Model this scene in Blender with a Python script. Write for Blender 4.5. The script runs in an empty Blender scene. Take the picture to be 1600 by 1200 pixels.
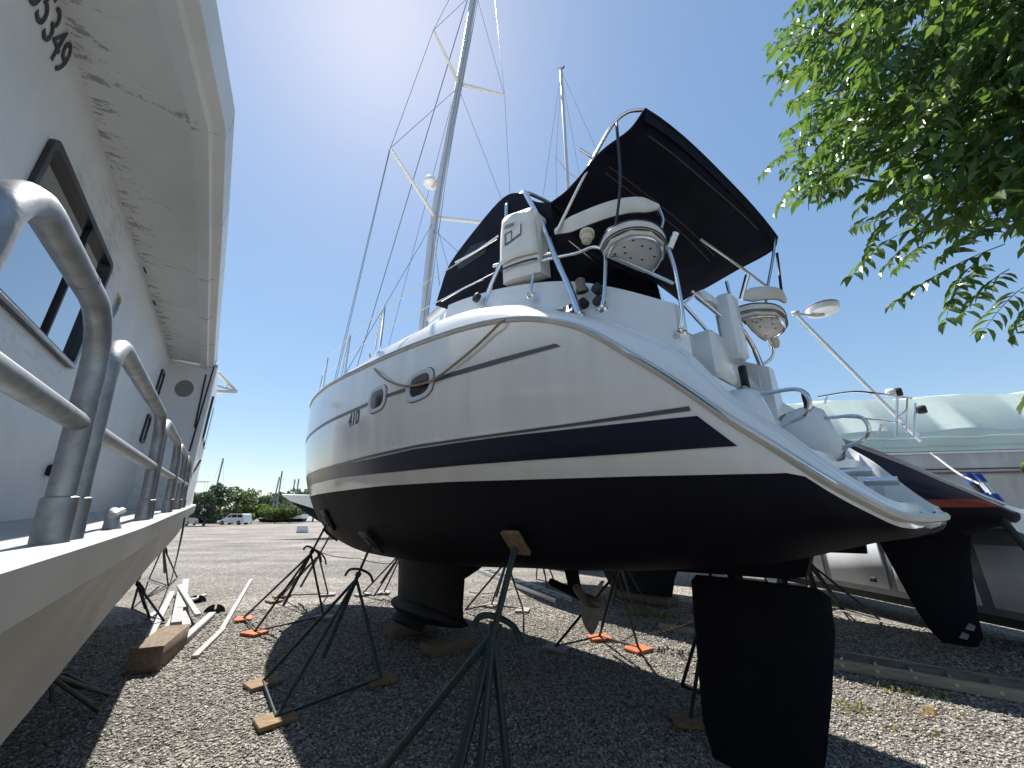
import bpy, math, random
import numpy as np
from mathutils import Vector, Matrix
random.seed(7); rng = np.random.default_rng(11)
scene = bpy.context.scene
col = scene.collection
# ------------------------------------------------------------------ camera
CAMZ = 1.70; FPX = 600.0; HOR = 803.0
PITCH = math.atan((HOR-600)/FPX); CS, SN = math.cos(PITCH), math.sin(PITCH)
cd = bpy.data.cameras.new('camera'); cam = bpy.data.objects.new('camera', cd); col.objects.link(cam)
cd.sensor_width = 36; cd.lens = FPX/1600*36; cd.clip_start = 0.05; cd.clip_end = 3000
cam.location = (0, 0, CAMZ); cam.rotation_euler = (math.pi/2+PITCH, 0, 0)
scene.camera = cam
# ------------------------------------------------------------------ sky, sun, exposure
SUN_AZ, SUN_EL = math.radians(-29.0), math.radians(60.5)      # azimuth clockwise from +Y
w = bpy.data.worlds.new('World'); scene.world = w; w.use_nodes = True
nt = w.node_tree; bg = nt.nodes['Background']
sky = nt.nodes.new('ShaderNodeTexSky'); sky.sky_type = 'NISHITA'; sky.sun_disc = False
sky.sun_elevation = SUN_EL; sky.sun_rotation = SUN_AZ
sky.air_density = 1.0; sky.dust_density = 0.32; sky.ozone_density = 3.0; sky.altitude = 0
gmn = nt.nodes.new('ShaderNodeGamma'); gmn.inputs[1].default_value = .58; hsn = nt.nodes.new('ShaderNodeHueSaturation'); hsn.inputs['Saturation'].default_value = 1.36
nt.links.new(sky.outputs[0], gmn.inputs[0]); nt.links.new(gmn.outputs[0], hsn.inputs['Color']); nt.links.new(hsn.outputs[0], bg.inputs[0]); bg.inputs[1].default_value = 0.148
sl = bpy.data.lights.new('sun', 'SUN'); sl.energy = 4.6; sl.angle = math.radians(0.53); sl.color = (1, .955, .89)
so = bpy.data.objects.new('sun', sl); col.objects.link(so)
sd = Vector((math.sin(SUN_AZ)*math.cos(SUN_EL), math.cos(SUN_AZ)*math.cos(SUN_EL), math.sin(SUN_EL)))
so.rotation_euler = sd.to_track_quat('Z', 'Y').to_euler(); so.location = (-4, 8, 25)
scene.view_settings.view_transform = 'Standard'; scene.view_settings.look = 'None'
scene.view_settings.exposure = 1.12; scene.view_settings.gamma = 1
scene.render.engine = 'CYCLES'
scene.cycles.max_bounces = 8; scene.cycles.diffuse_bounces = 5; scene.cycles.glossy_bounces = 3
# ------------------------------------------------------------------ pixel -> direction helpers
def ray(u, v):
    x = (u-800)/FPX; y = (600-v)/FPX
    return np.array([x, CS-SN*y, CS*y+SN])
CAM = np.array([0, 0, CAMZ])
def G(u, v, z=0.0):
    d = ray(u, v); return CAM+d*((z-CAMZ)/d[2])
def AD(u, v, dist):                      # at a horizontal distance
    d = ray(u, v); return CAM+d*(dist/math.hypot(d[0], d[1]))
class Frame:
    """local frame: x along az, y to the left of it, z up, origin on the ground"""
    def __init__(s, ox, oy, az):
        s.az = math.radians(az); s.o = np.array([ox, oy, 0.0])
        s.F = np.array([math.sin(s.az), math.cos(s.az), 0]); s.P = np.array([-math.cos(s.az), math.sin(s.az), 0])
        s.O = s.tl(CAM); s.rot = math.pi/2-s.az
    def tl(s, p): q = np.asarray(p, float)-s.o; return np.array([q@s.F, q@s.P, q[2]])
    def tw(s, p): return s.o+s.F*p[0]+s.P*p[1]+np.array([0, 0, p[2]])
    def d(s, u, v): r = ray(u, v); return np.array([r@s.F, r@s.P, r[2]])
    def y(s, u, v, c): d = s.d(u, v); return s.O+d*((c-s.O[1])/d[1])
    def x(s, u, v, c): d = s.d(u, v); return s.O+d*((c-s.O[0])/d[0])
    def z(s, u, v, c): d = s.d(u, v); return s.O+d*((c-s.O[2])/d[2])
# ------------------------------------------------------------------ materials
MATS = {}
def mat(name, colr, rough=.5, metal=0, coat=0, var=0, vscale=6, bump=0, bscale=60, col2=None, spec=None, trans=0, detail=4, stretch=None, island=0):
    if name in MATS: return MATS[name]
    m = bpy.data.materials.new(name); m.use_nodes = True; n = m.node_tree; b = n.nodes['Principled BSDF']; L = n.links.new
    b.inputs['Base Color'].default_value = (*colr, 1); b.inputs['Roughness'].default_value = rough; b.inputs['Metallic'].default_value = metal
    b.inputs['Coat Weight'].default_value = coat; b.inputs['Coat Roughness'].default_value = .06
    if spec is not None: b.inputs['Specular IOR Level'].default_value = spec
    if trans: b.inputs['Transmission Weight'].default_value = trans
    tc = n.nodes.new('ShaderNodeTexCoord'); mp = n.nodes.new('ShaderNodeMapping'); L(tc.outputs['Object'], mp.inputs[0])
    if stretch: mp.inputs['Scale'].default_value = stretch
    last = None
    if var or col2:
        nz = n.nodes.new('ShaderNodeTexNoise'); nz.inputs['Scale'].default_value = vscale; nz.inputs['Detail'].default_value = detail; nz.inputs['Roughness'].default_value = .65
        L(mp.outputs[0], nz.inputs[0])
        cr = n.nodes.new('ShaderNodeValToRGB'); cr.color_ramp.elements[0].position = .35; cr.color_ramp.elements[1].position = .68
        c2 = col2 if col2 else tuple(c*(1-var) for c in colr)
        cr.color_ramp.elements[0].color = (*c2, 1); cr.color_ramp.elements[1].color = (*colr, 1)
        L(nz.outputs[0], cr.inputs[0]); last = cr.outputs[0]
        mr = n.nodes.new('ShaderNodeMapRange'); mr.inputs[3].default_value = min(1, rough*1.25+.03); mr.inputs[4].default_value = rough*.9
        L(nz.outputs[0], mr.inputs[0]); L(mr.outputs[0], b.inputs['Roughness'])
    if island:
        ge = n.nodes.new('ShaderNodeNewGeometry'); hs = n.nodes.new('ShaderNodeHueSaturation'); ma = n.nodes.new('ShaderNodeMapRange')
        ma.inputs[3].default_value = 1-island; ma.inputs[4].default_value = 1+island; L(ge.outputs['Random Per Island'], ma.inputs[0])
        if last: L(last, hs.inputs['Color'])
        else: hs.inputs['Color'].default_value = (*colr, 1)
        L(ma.outputs[0], hs.inputs['Value']); last = hs.outputs[0]
    if last: L(last, b.inputs['Base Color'])
    if bump:
        nb = n.nodes.new('ShaderNodeTexNoise'); nb.inputs['Scale'].default_value = bscale; nb.inputs['Detail'].default_value = 3; L(mp.outputs[0], nb.inputs[0])
        bp = n.nodes.new('ShaderNodeBump'); bp.inputs['Strength'].default_value = bump; bp.inputs['Distance'].default_value = .01; L(nb.outputs[0], bp.inputs['Height']); L(bp.outputs[0], b.inputs['Normal'])
    MATS[name] = m; return m
M_GEL = mat('gelcoat', (.82, .795, .735), .14, coat=.5, var=.12, vscale=1.9, stretch=(1.5, 1.5, .18), bump=.012, bscale=2.2)
M_DECK = mat('deck_gelcoat', (.80, .81, .80), .22, coat=.3, var=.06, vscale=2.5)
M_NONSKID = mat('nonskid', (.55, .60, .58), .5, var=.1, vscale=9, bump=.3, bscale=220)
M_ANTIF = mat('antifouling', (.005, .0055, .011), .6, var=.4, vscale=5, bump=.05, bscale=40, col2=(.009, .0095, .015), spec=.15)
M_KEEL = mat('keel_paint', (.012, .013, .017), .6, spec=.2, var=.35, vscale=4, bump=.15, bscale=30)
M_NAVY = mat('navy_gelcoat', (.004, .005, .024), .22, spec=.3, var=.2, vscale=2)
M_NAVYH = mat('navy_hull_paint', (.006, .013, .05), .2, spec=.35, var=.25, vscale=2)
M_STRIPE = mat('grey_stripe', (.07, .075, .08), .3, var=.1, vscale=8)
M_RED = mat('red_boot_paint', (.22, .012, .02), .25, var=.2, vscale=5)
M_CANVAS = mat('navy_canvas', (.008, .010, .020), .85, var=.3, vscale=3, bump=.25, bscale=300, spec=.2)
M_SS = mat('stainless', (.72, .72, .72), .12, metal=1, var=.06, vscale=20)
M_ALU = mat('aluminium', (.62, .63, .64), .35, metal=1, var=.12, vscale=8)
M_MAST = mat('mast_paint', (.52, .53, .54), .35, metal=.3, var=.08, vscale=4)
M_WIRE = mat('wire', (.22, .23, .25), .4, metal=.7)
M_GALV = mat('galvanised', (.40, .41, .42), .46, metal=.7, var=.35, vscale=16, bump=.06, bscale=90, detail=6)
M_BLACK = mat('black_rubber', (.012, .012, .013), .5, var=.2)
M_VINYL = mat('white_vinyl', (.72, .70, .65), .4, var=.12, vscale=7, bump=.06, bscale=25)
M_PIPING = mat('piping', (.02, .022, .035), .5)
M_GLASSD = mat('tinted_acrylic', (.008, .009, .011), .06, coat=.3)
M_GLASSW = mat('window_glass', (.46, .48, .50), .02, metal=1)
M_ROPE = mat('rope', (.40, .31, .21), .8, var=.35, vscale=60, bump=.5, bscale=140)
M_WOOD = mat('plywood', (.25, .165, .09), .75, var=.45, vscale=9, bump=.15, bscale=60, stretch=(1, 6, 1))
M_ORANGE = mat('orange_plywood', (.44, .12, .04), .7, var=.35, vscale=12, bump=.15, bscale=70)
M_GREYW = mat('grey_plywood', (.32, .31, .29), .8, var=.35, vscale=12, bump=.2, bscale=70)
M_TIMBER = mat('weathered_timber', (.21, .15, .105), .85, var=.5, vscale=7, bump=.35, bscale=35, stretch=(1, 7, 7))
M_PAINTW = mat('flaking_white_wood', (.36, .355, .35), .7, var=.35, vscale=14, bump=.2, bscale=50, stretch=(1, 5, 1))
M_GREEN = mat('green_steel', (.008, .032, .029), .45, var=.4, vscale=14, bump=.08, bscale=80)
M_DSTEEL = mat('dark_steel', (.018, .023, .023), .5, metal=.3, var=.45, vscale=14, bump=.08, bscale=80)
M_RUST = mat('rusty_chain', (.055, .04, .03), .7, metal=.5, var=.4, vscale=30)
M_BRONZE = mat('bronze', (.22, .19, .15), .5, metal=.5, var=.35, vscale=12)
M_BEIGE = mat('beige_plastic', (.66, .58, .40), .45, var=.1)
M_WRAP = mat('green_shrinkwrap', (.58, .67, .605), .38, var=.10, vscale=2, bump=.35, bscale=3, spec=.4)
M_HULLG = mat('grey_white_hull', (.50, .50, .50), .3, var=.25, vscale=2.5, stretch=(1, 1, .25))
M_BLUE = mat('blue_wrap', (.01, .05, .30), .5, var=.3, vscale=10)
M_BARK = mat('bark', (.10, .085, .065), .9, var=.4, vscale=12, bump=.5, bscale=30)
M_BOXW = mat('white_box_paint', (.70, .74, .80), .3, var=.08, vscale=4)
M_BOXG = mat('grey_box_frame', (.30, .33, .38), .4, metal=.3, var=.2, vscale=5)
M_CARW = mat('white_car_paint', (.75, .76, .77), .2, coat=.6)
M_CARG = mat('car_glass', (.02, .025, .03), .05, coat=.5)
M_TEXT = mat('dark_lettering', (.025, .028, .045), .4)
M_GREYT = mat('grey_lettering', (.16, .17, .18), .5)
M_PLATE = mat('grey_name_plate', (.34, .36, .39), .5, var=.1)
def wall_mat(name, base, dirt, amt):
    m = mat(name, base, .42, var=.13, vscale=1.6, bump=.03, bscale=6); n = m.node_tree; b = n.nodes['Principled BSDF']; L = n.links.new
    src = b.inputs['Base Color'].links[0].from_socket
    tc = n.nodes.new('ShaderNodeTexCoord')
    mp = n.nodes.new('ShaderNodeMapping'); mp.inputs['Scale'].default_value = (1.2, 3.2, 5); L(tc.outputs['Object'], mp.inputs[0])
    n1 = n.nodes.new('ShaderNodeTexNoise'); n1.inputs['Scale'].default_value = 5; n1.inputs['Detail'].default_value = 8; n1.inputs['Roughness'].default_value = .75; L(mp.outputs[0], n1.inputs[0])
    n2 = n.nodes.new('ShaderNodeTexNoise'); n2.inputs['Scale'].default_value = .9; n2.inputs['Detail'].default_value = 2; L(tc.outputs['Object'], n2.inputs[0])
    mu = n.nodes.new('ShaderNodeMath'); mu.operation = 'MULTIPLY'; L(n1.outputs[0], mu.inputs[0]); L(n2.outputs[0], mu.inputs[1])
    cr = n.nodes.new('ShaderNodeValToRGB'); cr.color_ramp.elements[0].position = .335; cr.color_ramp.elements[1].position = .40
    cr.color_ramp.elements[0].color = (0, 0, 0, 1); cr.color_ramp.elements[1].color = (amt,)*3+(1,); L(mu.outputs[0], cr.inputs[0])
    mx = n.nodes.new('ShaderNodeMix'); mx.data_type = 'RGBA'; L(cr.outputs[0], mx.inputs[0]); L(src, mx.inputs[6]); mx.inputs[7].default_value = (*dirt, 1); L(mx.outputs[2], b.inputs['Base Color'])
    return m
M_WALL = wall_mat('painted_wall', (.85, .855, .85), (.34, .33, .31), .35)
def soffit_mat():
    m = mat('flaking_soffit', (.80, .80, .77), .5, var=.10, vscale=1.8, bump=.04, bscale=9); n = m.node_tree; b = n.nodes['Principled BSDF']; L = n.links.new; src = b.inputs['Base Color'].links[0].from_socket
    def nd(t, **k):
        q = n.nodes.new(t)
        for a, v in k.items(): setattr(q, a, v)
        return q
    tc = nd('ShaderNodeTexCoord'); se = nd('ShaderNodeSeparateXYZ'); L(tc.outputs['Object'], se.inputs[0])
    j = nd('ShaderNodeMapRange'); j.inputs[1].default_value = -.86; j.inputs[2].default_value = -.66; L(se.outputs[1], j.inputs[0])
    pp = nd('ShaderNodeMath', operation='PINGPONG'); pp.inputs[1].default_value = .45; L(se.outputs[0], pp.inputs[0])
    sm = nd('ShaderNodeMapRange'); sm.inputs[1].default_value = .07; sm.inputs[2].default_value = 0; L(pp.outputs[0], sm.inputs[0])
    mx_ = nd('ShaderNodeMath', operation='MAXIMUM'); L(j.outputs[0], mx_.inputs[0]); L(sm.outputs[0], mx_.inputs[1])
    mp = nd('ShaderNodeMapping'); mp.inputs['Scale'].default_value = (2.6, 1, 1); L(tc.outputs['Object'], mp.inputs[0])
    n1 = nd('ShaderNodeTexNoise'); n1.inputs['Scale'].default_value = 7; n1.inputs['Detail'].default_value = 9; n1.inputs['Roughness'].default_value = .8; L(mp.outputs[0], n1.inputs[0])
    k = nd('ShaderNodeMath', operation='MULTIPLY_ADD'); L(mx_.outputs[0], k.inputs[0]); k.inputs[1].default_value = .135; L(n1.outputs[0], k.inputs[2])
    cr = nd('ShaderNodeValToRGB'); cr.color_ramp.elements[0].position = .655; cr.color_ramp.elements[1].position = .69; cr.color_ramp.elements[0].color = (0, 0, 0, 1); cr.color_ramp.elements[1].color = (.7, .7, .7, 1); L(k.outputs[0], cr.inputs[0])
    mx = nd('ShaderNodeMix', data_type='RGBA'); L(cr.outputs[0], mx.inputs[0]); L(src, mx.inputs[6]); mx.inputs[7].default_value = (.17, .17, .155, 1); L(mx.outputs[2], b.inputs['Base Color']); return m
M_SOFFIT = soffit_mat()
M_WHULL = wall_mat('stained_work_hull', (.38, .365, .325), (.22, .19, .15), .6)
# ------------------------------------------------------------------ mesh building
class MB:
    def __init__(s): s.v = []; s.f = []
    def add(s, vs, fs):
        k = len(s.v); s.v += [tuple(map(float, p)) for p in vs]; s.f += [tuple(i+k for i in f) for f in fs]; return s
    def box(s, c, size, R=None, bev=0.0):
        c = np.asarray(c, float); h = np.asarray(size, float)/2; R = np.eye(3) if R is None else R
        if bev <= 0:
            P = [c+R@(h*np.array((i, j, k))) for i in (-1, 1) for j in (-1, 1) for k in (-1, 1)]
            return s.add(P, [(0, 1, 3, 2), (4, 6, 7, 5), (0, 4, 5, 1), (2, 3, 7, 6), (0, 2, 6, 4), (1, 5, 7, 3)])
        b = min(bev, .45*2*min(h)); hx, hy, hz = h
        ring = [(hx, hy-b), (hx-b, hy), (-hx+b, hy), (-hx, hy-b), (-hx, -hy+b), (-hx+b, -hy), (hx-b, -hy), (hx, -hy+b)]
        P = []
        for z, k in ((-hz, 1), (-hz+b, 0), (hz-b, 0), (hz, 1)):
            for x, y in ring:
                if k: x -= math.copysign(b*.8, x); y -= math.copysign(b*.8, y)
                P.append(c+R@np.array((x, y, z)))
        F = [tuple(range(7, -1, -1)), tuple(range(24, 32))]
        for r in range(3):
            for i in range(8): j = (i+1) % 8; F.append((r*8+i, r*8+j, r*8+8+j, r*8+8+i))
        return s.add(P, F)
    def tube(s, path, r, n=8, cap=True):
        P = [np.asarray(p, float) for p in path]; m = len(P)
        rr = [r]*m if np.isscalar(r) else list(r)
        t0 = P[1]-P[0]; t0 /= np.linalg.norm(t0)+1e-9
        up = np.array([0, 0, 1.0]) if abs(t0[2]) < .9 else np.array([1.0, 0, 0])
        a = np.cross(t0, up); a /= np.linalg.norm(a); V = []
        for i in range(m):
            t = P[min(i+1, m-1)]-P[max(i-1, 0)]; t /= np.linalg.norm(t)+1e-9
            a = a-t*(a@t); a /= np.linalg.norm(a)+1e-9; b = np.cross(t, a)
            for k in range(n):
                q = 2*math.pi*k/n; V.append(P[i]+rr[i]*(math.cos(q)*a+math.sin(q)*b))
        F = [(i*n+k, i*n+(k+1) % n, (i+1)*n+(k+1) % n, (i+1)*n+k) for i in range(m-1) for k in range(n)]
        if cap: F += [tuple(range(n-1, -1, -1)), tuple((m-1)*n+k for k in range(n))]
        return s.add(V, F)
    def grid(s, rows, close=False):
        m, n = len(rows), len(rows[0]); V = [p for r in rows for p in r]; N = n if close else n-1
        return s.add(V, [(i*n+k, i*n+(k+1) % n, (i+1)*n+(k+1) % n, (i+1)*n+k) for i in range(m-1) for k in range(N)])
    def prism(s, poly, off):
        n = len(poly); A = [np.asarray(p, float) for p in poly]; o = np.asarray(off, float); B = [p+o for p in A]
        return s.add(A+B, [tuple(range(n-1, -1, -1)), tuple(range(n, 2*n))]+[(i, (i+1) % n, n+(i+1) % n, n+i) for i in range(n)])
    def lathe(s, c, axis, prof, n=16):
        c = np.asarray(c, float); ax = np.asarray(axis, float); ax /= np.linalg.norm(ax)
        u = np.array([0, 0, 1.0]) if abs(ax[2]) < .9 else np.array([1.0, 0, 0]); a = np.cross(ax, u); a /= np.linalg.norm(a); b = np.cross(ax, a)
        rows = [[c+ax*h+max(r, 1e-4)*(math.cos(2*math.pi*k/n)*a+math.sin(2*math.pi*k/n)*b) for k in range(n)] for h, r in prof]
        return s.grid(rows, True)
    def mesh(s, name):
        me = bpy.data.meshes.new(name); me.from_pydata(s.v, [], s.f); me.update(); return me
def fixn(me):
    import bmesh
    b = bmesh.new(); b.from_mesh(me); bmesh.ops.recalc_face_normals(b, faces=b.faces); b.to_mesh(me); b.free()
def obj(name, mb, m, parent=None, smooth=True, off=None, auto=40):
    if off is not None:
        o_ = np.asarray(off, float); mb.v = [tuple(np.asarray(p)-o_) for p in mb.v]
    me = mb.mesh(name); fixn(me)
    if isinstance(m, (list, tuple)):
        for q in m: me.materials.append(q)
    else: me.materials.append(m)
    if smooth:
        me.polygons.foreach_set('use_smooth', [True]*len(me.polygons))
        try: me.set_sharp_from_angle(angle=math.radians(auto))
        except Exception: pass
    o = bpy.data.objects.new(name, me); col.objects.link(o)
    if parent: o.parent = parent
    return o
def tag(o, label=None, cat=None, group=None, kind=None):
    if label: o['label'] = label
    if cat: o['category'] = cat
    if group: o['group'] = group
    if kind: o['kind'] = kind
    return o
def thing(name, label, cat, loc=(0, 0, 0), rotz=0, group=None):
    o = bpy.data.objects.new(name, None); col.objects.link(o); o.empty_display_size = .1
    o.location = tuple(map(float, loc)); o.rotation_euler = (0, 0, rotz); return tag(o, label, cat, group)
def cat_rom(P, k=6):
    P = [np.asarray(p, float) for p in P]; Q = [2*P[0]-P[1]]+P+[2*P[-1]-P[-2]]; out = []
    for i in range(1, len(Q)-2):
        for j in range(k):
            t = j/k; a, b, c, d = Q[i-1:i+3]
            out.append(.5*((2*b)+(-a+c)*t+(2*a-5*b+4*c-d)*t*t+(-a+3*b-3*c+d)*t**3))
    out.append(P[-1]); return out
def pch(x, X, Y):                        # smooth monotone interpolation
    X = np.asarray(X, float); Y = np.asarray(Y, float); h = np.diff(X); dl = np.diff(Y)/h; d = np.zeros(len(X))
    for i in range(1, len(X)-1):
        if dl[i-1]*dl[i] > 0:
            w1 = 2*h[i]+h[i-1]; w2 = h[i]+2*h[i-1]; d[i] = (w1+w2)/(w1/dl[i-1]+w2/dl[i])
    d[0] = dl[0]; d[-1] = dl[-1]; x = min(max(x, X[0]), X[-1]); i = min(max(np.searchsorted(X, x)-1, 0), len(h)-1); t = (x-X[i])/h[i]
    return float((1+2*t)*(1-t)**2*Y[i]+t*(1-t)**2*h[i]*d[i]+t*t*(3-2*t)*Y[i+1]+t*t*(t-1)*h[i]*d[i+1])
def text_mesh(body, size, thick, name):
    c = bpy.data.curves.new(name, 'FONT'); c.body = body; c.size = size; c.extrude = thick; c.align_x = 'LEFT'
    o = bpy.data.objects.new(name, c); col.objects.link(o)
    dg = bpy.context.evaluated_depsgraph_get(); me = bpy.data.meshes.new_from_object(o.evaluated_get(dg))
    bpy.data.objects.remove(o); bpy.data.curves.remove(c); return me
# ------------------------------------------------------------------ ground
gm = bpy.data.materials.new('gravel_ground'); gm.use_nodes = True; n = gm.node_tree; b = n.nodes['Principled BSDF']; L = n.links.new
tc = n.nodes.new('ShaderNodeTexCoord')
def vor(scale):
    v = n.nodes.new('ShaderNodeTexVoronoi'); v.inputs['Scale'].default_value = scale; L(tc.outputs['Object'], v.inputs['Vector']); return v
v1, v2 = vor(34), vor(75)
n1 = n.nodes.new('ShaderNodeTexNoise'); n1.inputs['Scale'].default_value = .35; n1.inputs['Detail'].default_value = 6; L(tc.outputs['Object'], n1.inputs[0])
mp = n.nodes.new('ShaderNodeMapping'); mp.inputs['Scale'].default_value = (.25, 1.6, 1); L(tc.outputs['Object'], mp.inputs[0])
n2 = n.nodes.new('ShaderNodeTexNoise'); n2.inputs['Scale'].default_value = .5; n2.inputs['Detail'].default_value = 7; L(mp.outputs[0], n2.inputs[0])
rp = n.nodes.new('ShaderNodeValToRGB'); e = rp.color_ramp.elements; e[0].position = .0; e[0].color = (.055, .05, .044, 1); e[1].position = 1; e[1].color = (.45, .43, .395, 1)
x = rp.color_ramp.elements.new(.45); x.color = (.215, .202, .18, 1); x = rp.color_ramp.elements.new(.75); x.color = (.31, .29, .258, 1)
sp = n.nodes.new('ShaderNodeSeparateColor'); L(v1.outputs['Color'], sp.inputs[0]); L(sp.outputs[0], rp.inputs[0])
r2 = n.nodes.new('ShaderNodeValToRGB'); r2.color_ramp.elements[0].position = .36; r2.color_ramp.elements[0].color = (.70, .69, .68, 1); r2.color_ramp.elements[1].position = .66; r2.color_ramp.elements[1].color = (1.18, 1.15, 1.12, 1)
L(n1.outputs[0], r2.inputs[0])
r3 = n.nodes.new('ShaderNodeValToRGB'); r3.color_ramp.elements[0].position = .4; r3.color_ramp.elements[0].color = (.84, .83, .82, 1); r3.color_ramp.elements[1].position = .6; r3.color_ramp.elements[1].color = (1.12, 1.12, 1.12, 1)
L(n2.outputs[0], r3.inputs[0])
def mulc(a, c):
    m = n.nodes.new('ShaderNodeMix'); m.data_type = 'RGBA'; m.blend_type = 'MULTIPLY'; m.inputs[0].default_value = 1; L(a, m.inputs[6]); L(c, m.inputs[7]); return m.outputs[2]
L(mulc(mulc(rp.outputs[0], r2.outputs[0]), r3.outputs[0]), b.inputs['Base Color']); b.inputs['Roughness'].default_value = .85
b.inputs['Specular IOR Level'].default_value = .3
ad = n.nodes.new('ShaderNodeMath'); ad.operation = 'ADD'; L(v1.outputs['Distance'], ad.inputs[0]); L(v2.outputs['Distance'], ad.inputs[1])
bp = n.nodes.new('ShaderNodeBump'); bp.invert = True; bp.inputs['Strength'].default_value = .9; bp.inputs['Distance'].default_value = .02; L(ad.outputs[0], bp.inputs['Height']); L(bp.outputs[0], b.inputs['Normal'])
gmb = MB()
R_ = [-1500, -400, -120, -40, -15, 0, 15, 40, 120, 400, 1500]
gmb.grid([[(x, y, 0) for x in R_] for y in R_])
ground = tag(obj('ground', gmb, gm, smooth=False), 'grey and tan crushed gravel boatyard ground', 'ground', kind='structure')
M_PEB = mat('pebble', (.275, .256, .226), .75, island=.72, spec=.3)
def pebbles():
    N = 200000
    D = np.exp(rng.uniform(math.log(1.9), math.log(9.5), N)); az = rng.uniform(-1.02, 1.02, N)
    X = D*np.sin(az); Y = D*np.cos(az); r = (.0045+.0105*rng.random(N)**2.2)*(.8+.09*D)
    base = np.array([(1, 0, 0), (0, 1, 0), (-1, 0, 0), (0, -1, 0), (0, 0, 1), (0, 0, -1)], float)
    V = np.repeat(base[None], N, 0)*rng.uniform(.65, 1.2, (N, 6, 1))*r[:, None, None]
    V += rng.normal(0, .18, (N, 6, 3))*r[:, None, None]
    V[:, :, 2] *= .65
    t = rng.uniform(0, 6.28, N); c, s = np.cos(t), np.sin(t)
    x = V[:, :, 0]*c[:, None]-V[:, :, 1]*s[:, None]; y = V[:, :, 0]*s[:, None]+V[:, :, 1]*c[:, None]
    V[:, :, 0] = x+X[:, None]; V[:, :, 1] = y+Y[:, None]; V[:, :, 2] += (r*.25)[:, None]
    f = np.array([(0, 1, 4), (1, 2, 4), (2, 3, 4), (3, 0, 4), (1, 0, 5), (2, 1, 5), (3, 2, 5), (0, 3, 5)])
    Fa = (f[None]+(np.arange(N)*6)[:, None, None]).reshape(-1)
    me = bpy.data.meshes.new('gravel_stones'); me.vertices.add(N*6); me.vertices.foreach_set('co', V.reshape(-1))
    nl = len(Fa); me.loops.add(nl); me.loops.foreach_set('vertex_index', Fa.astype(np.int32)); me.polygons.add(nl//3)
    me.polygons.foreach_set('loop_start', np.arange(0, nl, 3, dtype=np.int32)); me.polygons.foreach_set('loop_total', np.full(nl//3, 3, np.int32))
    me.update(calc_edges=True); me.validate(); me.materials.append(M_PEB)
    o = bpy.data.objects.new('gravel_stones', me); col.objects.link(o)
    tag(o, 'loose crushed gravel stones covering the near yard', 'gravel', kind='stuff')
pebbles()
# ================================================================== SAILBOAT
SB = Frame(2.35, 2.36, -42)
HS = [-.04, -.025, 0, .1, .2, .35, .5, .7, .9, 1.3, 1.75, 2.2, 2.7, 3.5, 4.4, 5.2, 6.1, 7, 7.8, 8.7, 9.6, 10.2, 10.6]
HBv = [.40, .68, .84, .98, 1.08, 1.17, 1.23, 1.29, 1.34, 1.42, 1.48, 1.53, 1.58, 1.63, 1.66, 1.66, 1.63, 1.55, 1.41, 1.12, .68, .32, .03]
HZs = [1.69, 1.695, 1.70, 1.77, 1.86, 2.02, 2.17, 2.39, 2.59, 2.94, 3.15, 3.26, 3.33, 3.41, 3.48, 3.55, 3.63, 3.68, 3.72, 3.77, 3.81, 3.84, 3.86]
HZk = [1.62, 1.60, 1.585, 1.565, 1.54, 1.495, 1.45, 1.40, 1.37, 1.31, 1.26, 1.22, 1.19, 1.13, 1.09, 1.07, 1.06, 1.10, 1.20, 1.42, 1.95, 2.75, 3.75]
HN = [3.2]*12+[3.1, 3.0, 3.0, 2.9, 2.85, 2.7, 2.5, 2.1, 1.7, 1.5, 1.4]
def hb(s): return pch(s, HS, HBv)
def hzs(s): return pch(s, HS, HZs)
def hzk(s): return pch(s, HS, HZk)
def HB(s, z):
    a, b = hzk(s), hzs(s); t = min(max((z-a)/max(b-a, 1e-6), 0), 1); n = pch(s, HS, HN)
    return hb(s)*(1-(1-t)**n)**(1/n)
def hit(u, v, F=SB):
    d = F.d(u, v); prev = None
    def ins(t):
        q = F.O+d*t
        if q[0] < HS[0] or q[0] > HS[-1]: return -1
        a, b = hzk(q[0]), hzs(q[0])
        if q[2] < a or q[2] > b: return -1
        return HB(q[0], q[2])-abs(q[1])
    t = .8
    while t < 14:
        if ins(t) > 0:
            lo, hi = t-.04, t
            for _ in range(24):
                m = (lo+hi)/2
                if ins(m) > 0: hi = m
                else: lo = m
            return SB.O+d*hi
        t += .04
    return None
def onoff(u, v, dl, F=SB):                # on the surface that lies dl inboard of the rail
    y = 1.2
    for _ in range(60):
        p = F.y(u, v, y); y = .6*y+.4*(hb(p[0])-dl)
    return F.y(u, v, y)
sail = thing('sailboat', 'white sailing yacht with navy stripe and black bottom, propped on stands', 'sailboat', SB.o, SB.rot)
wlp = [hit(u, v) for u, v in ((540, 766), (600, 759), (700, 753), (800, 750), (900, 747), (1000, 744), (1100, 742), (1200, 740))]
wlp = sorted([(p[0], p[2]) for p in wlp if p is not None])
def zpaint(s):
    z = float(np.interp(s, [p[0] for p in wlp], [p[1] for p in wlp])); a, b = hzk(s), hzs(s)
    return max(a+.25*(b-a), min(z, b-.06))
SS = np.unique(np.concatenate([np.linspace(-.04, .2, 15), np.linspace(.2, 2.6, 41), np.linspace(2.6, 10.6, 61)]))
def WARP(mb):                              # the platform runs a little farther aft on the starboard side
    mb.v = [(x+.11*y*(1-sstep(.35, 1.2, x)), y, z) if y < 0 else (x, y, z) for x, y, z in mb.v]; return mb
def sstep(a, b, x): t = min(max((x-a)/(b-a), 0), 1); return t*t*(3-2*t)
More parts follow.
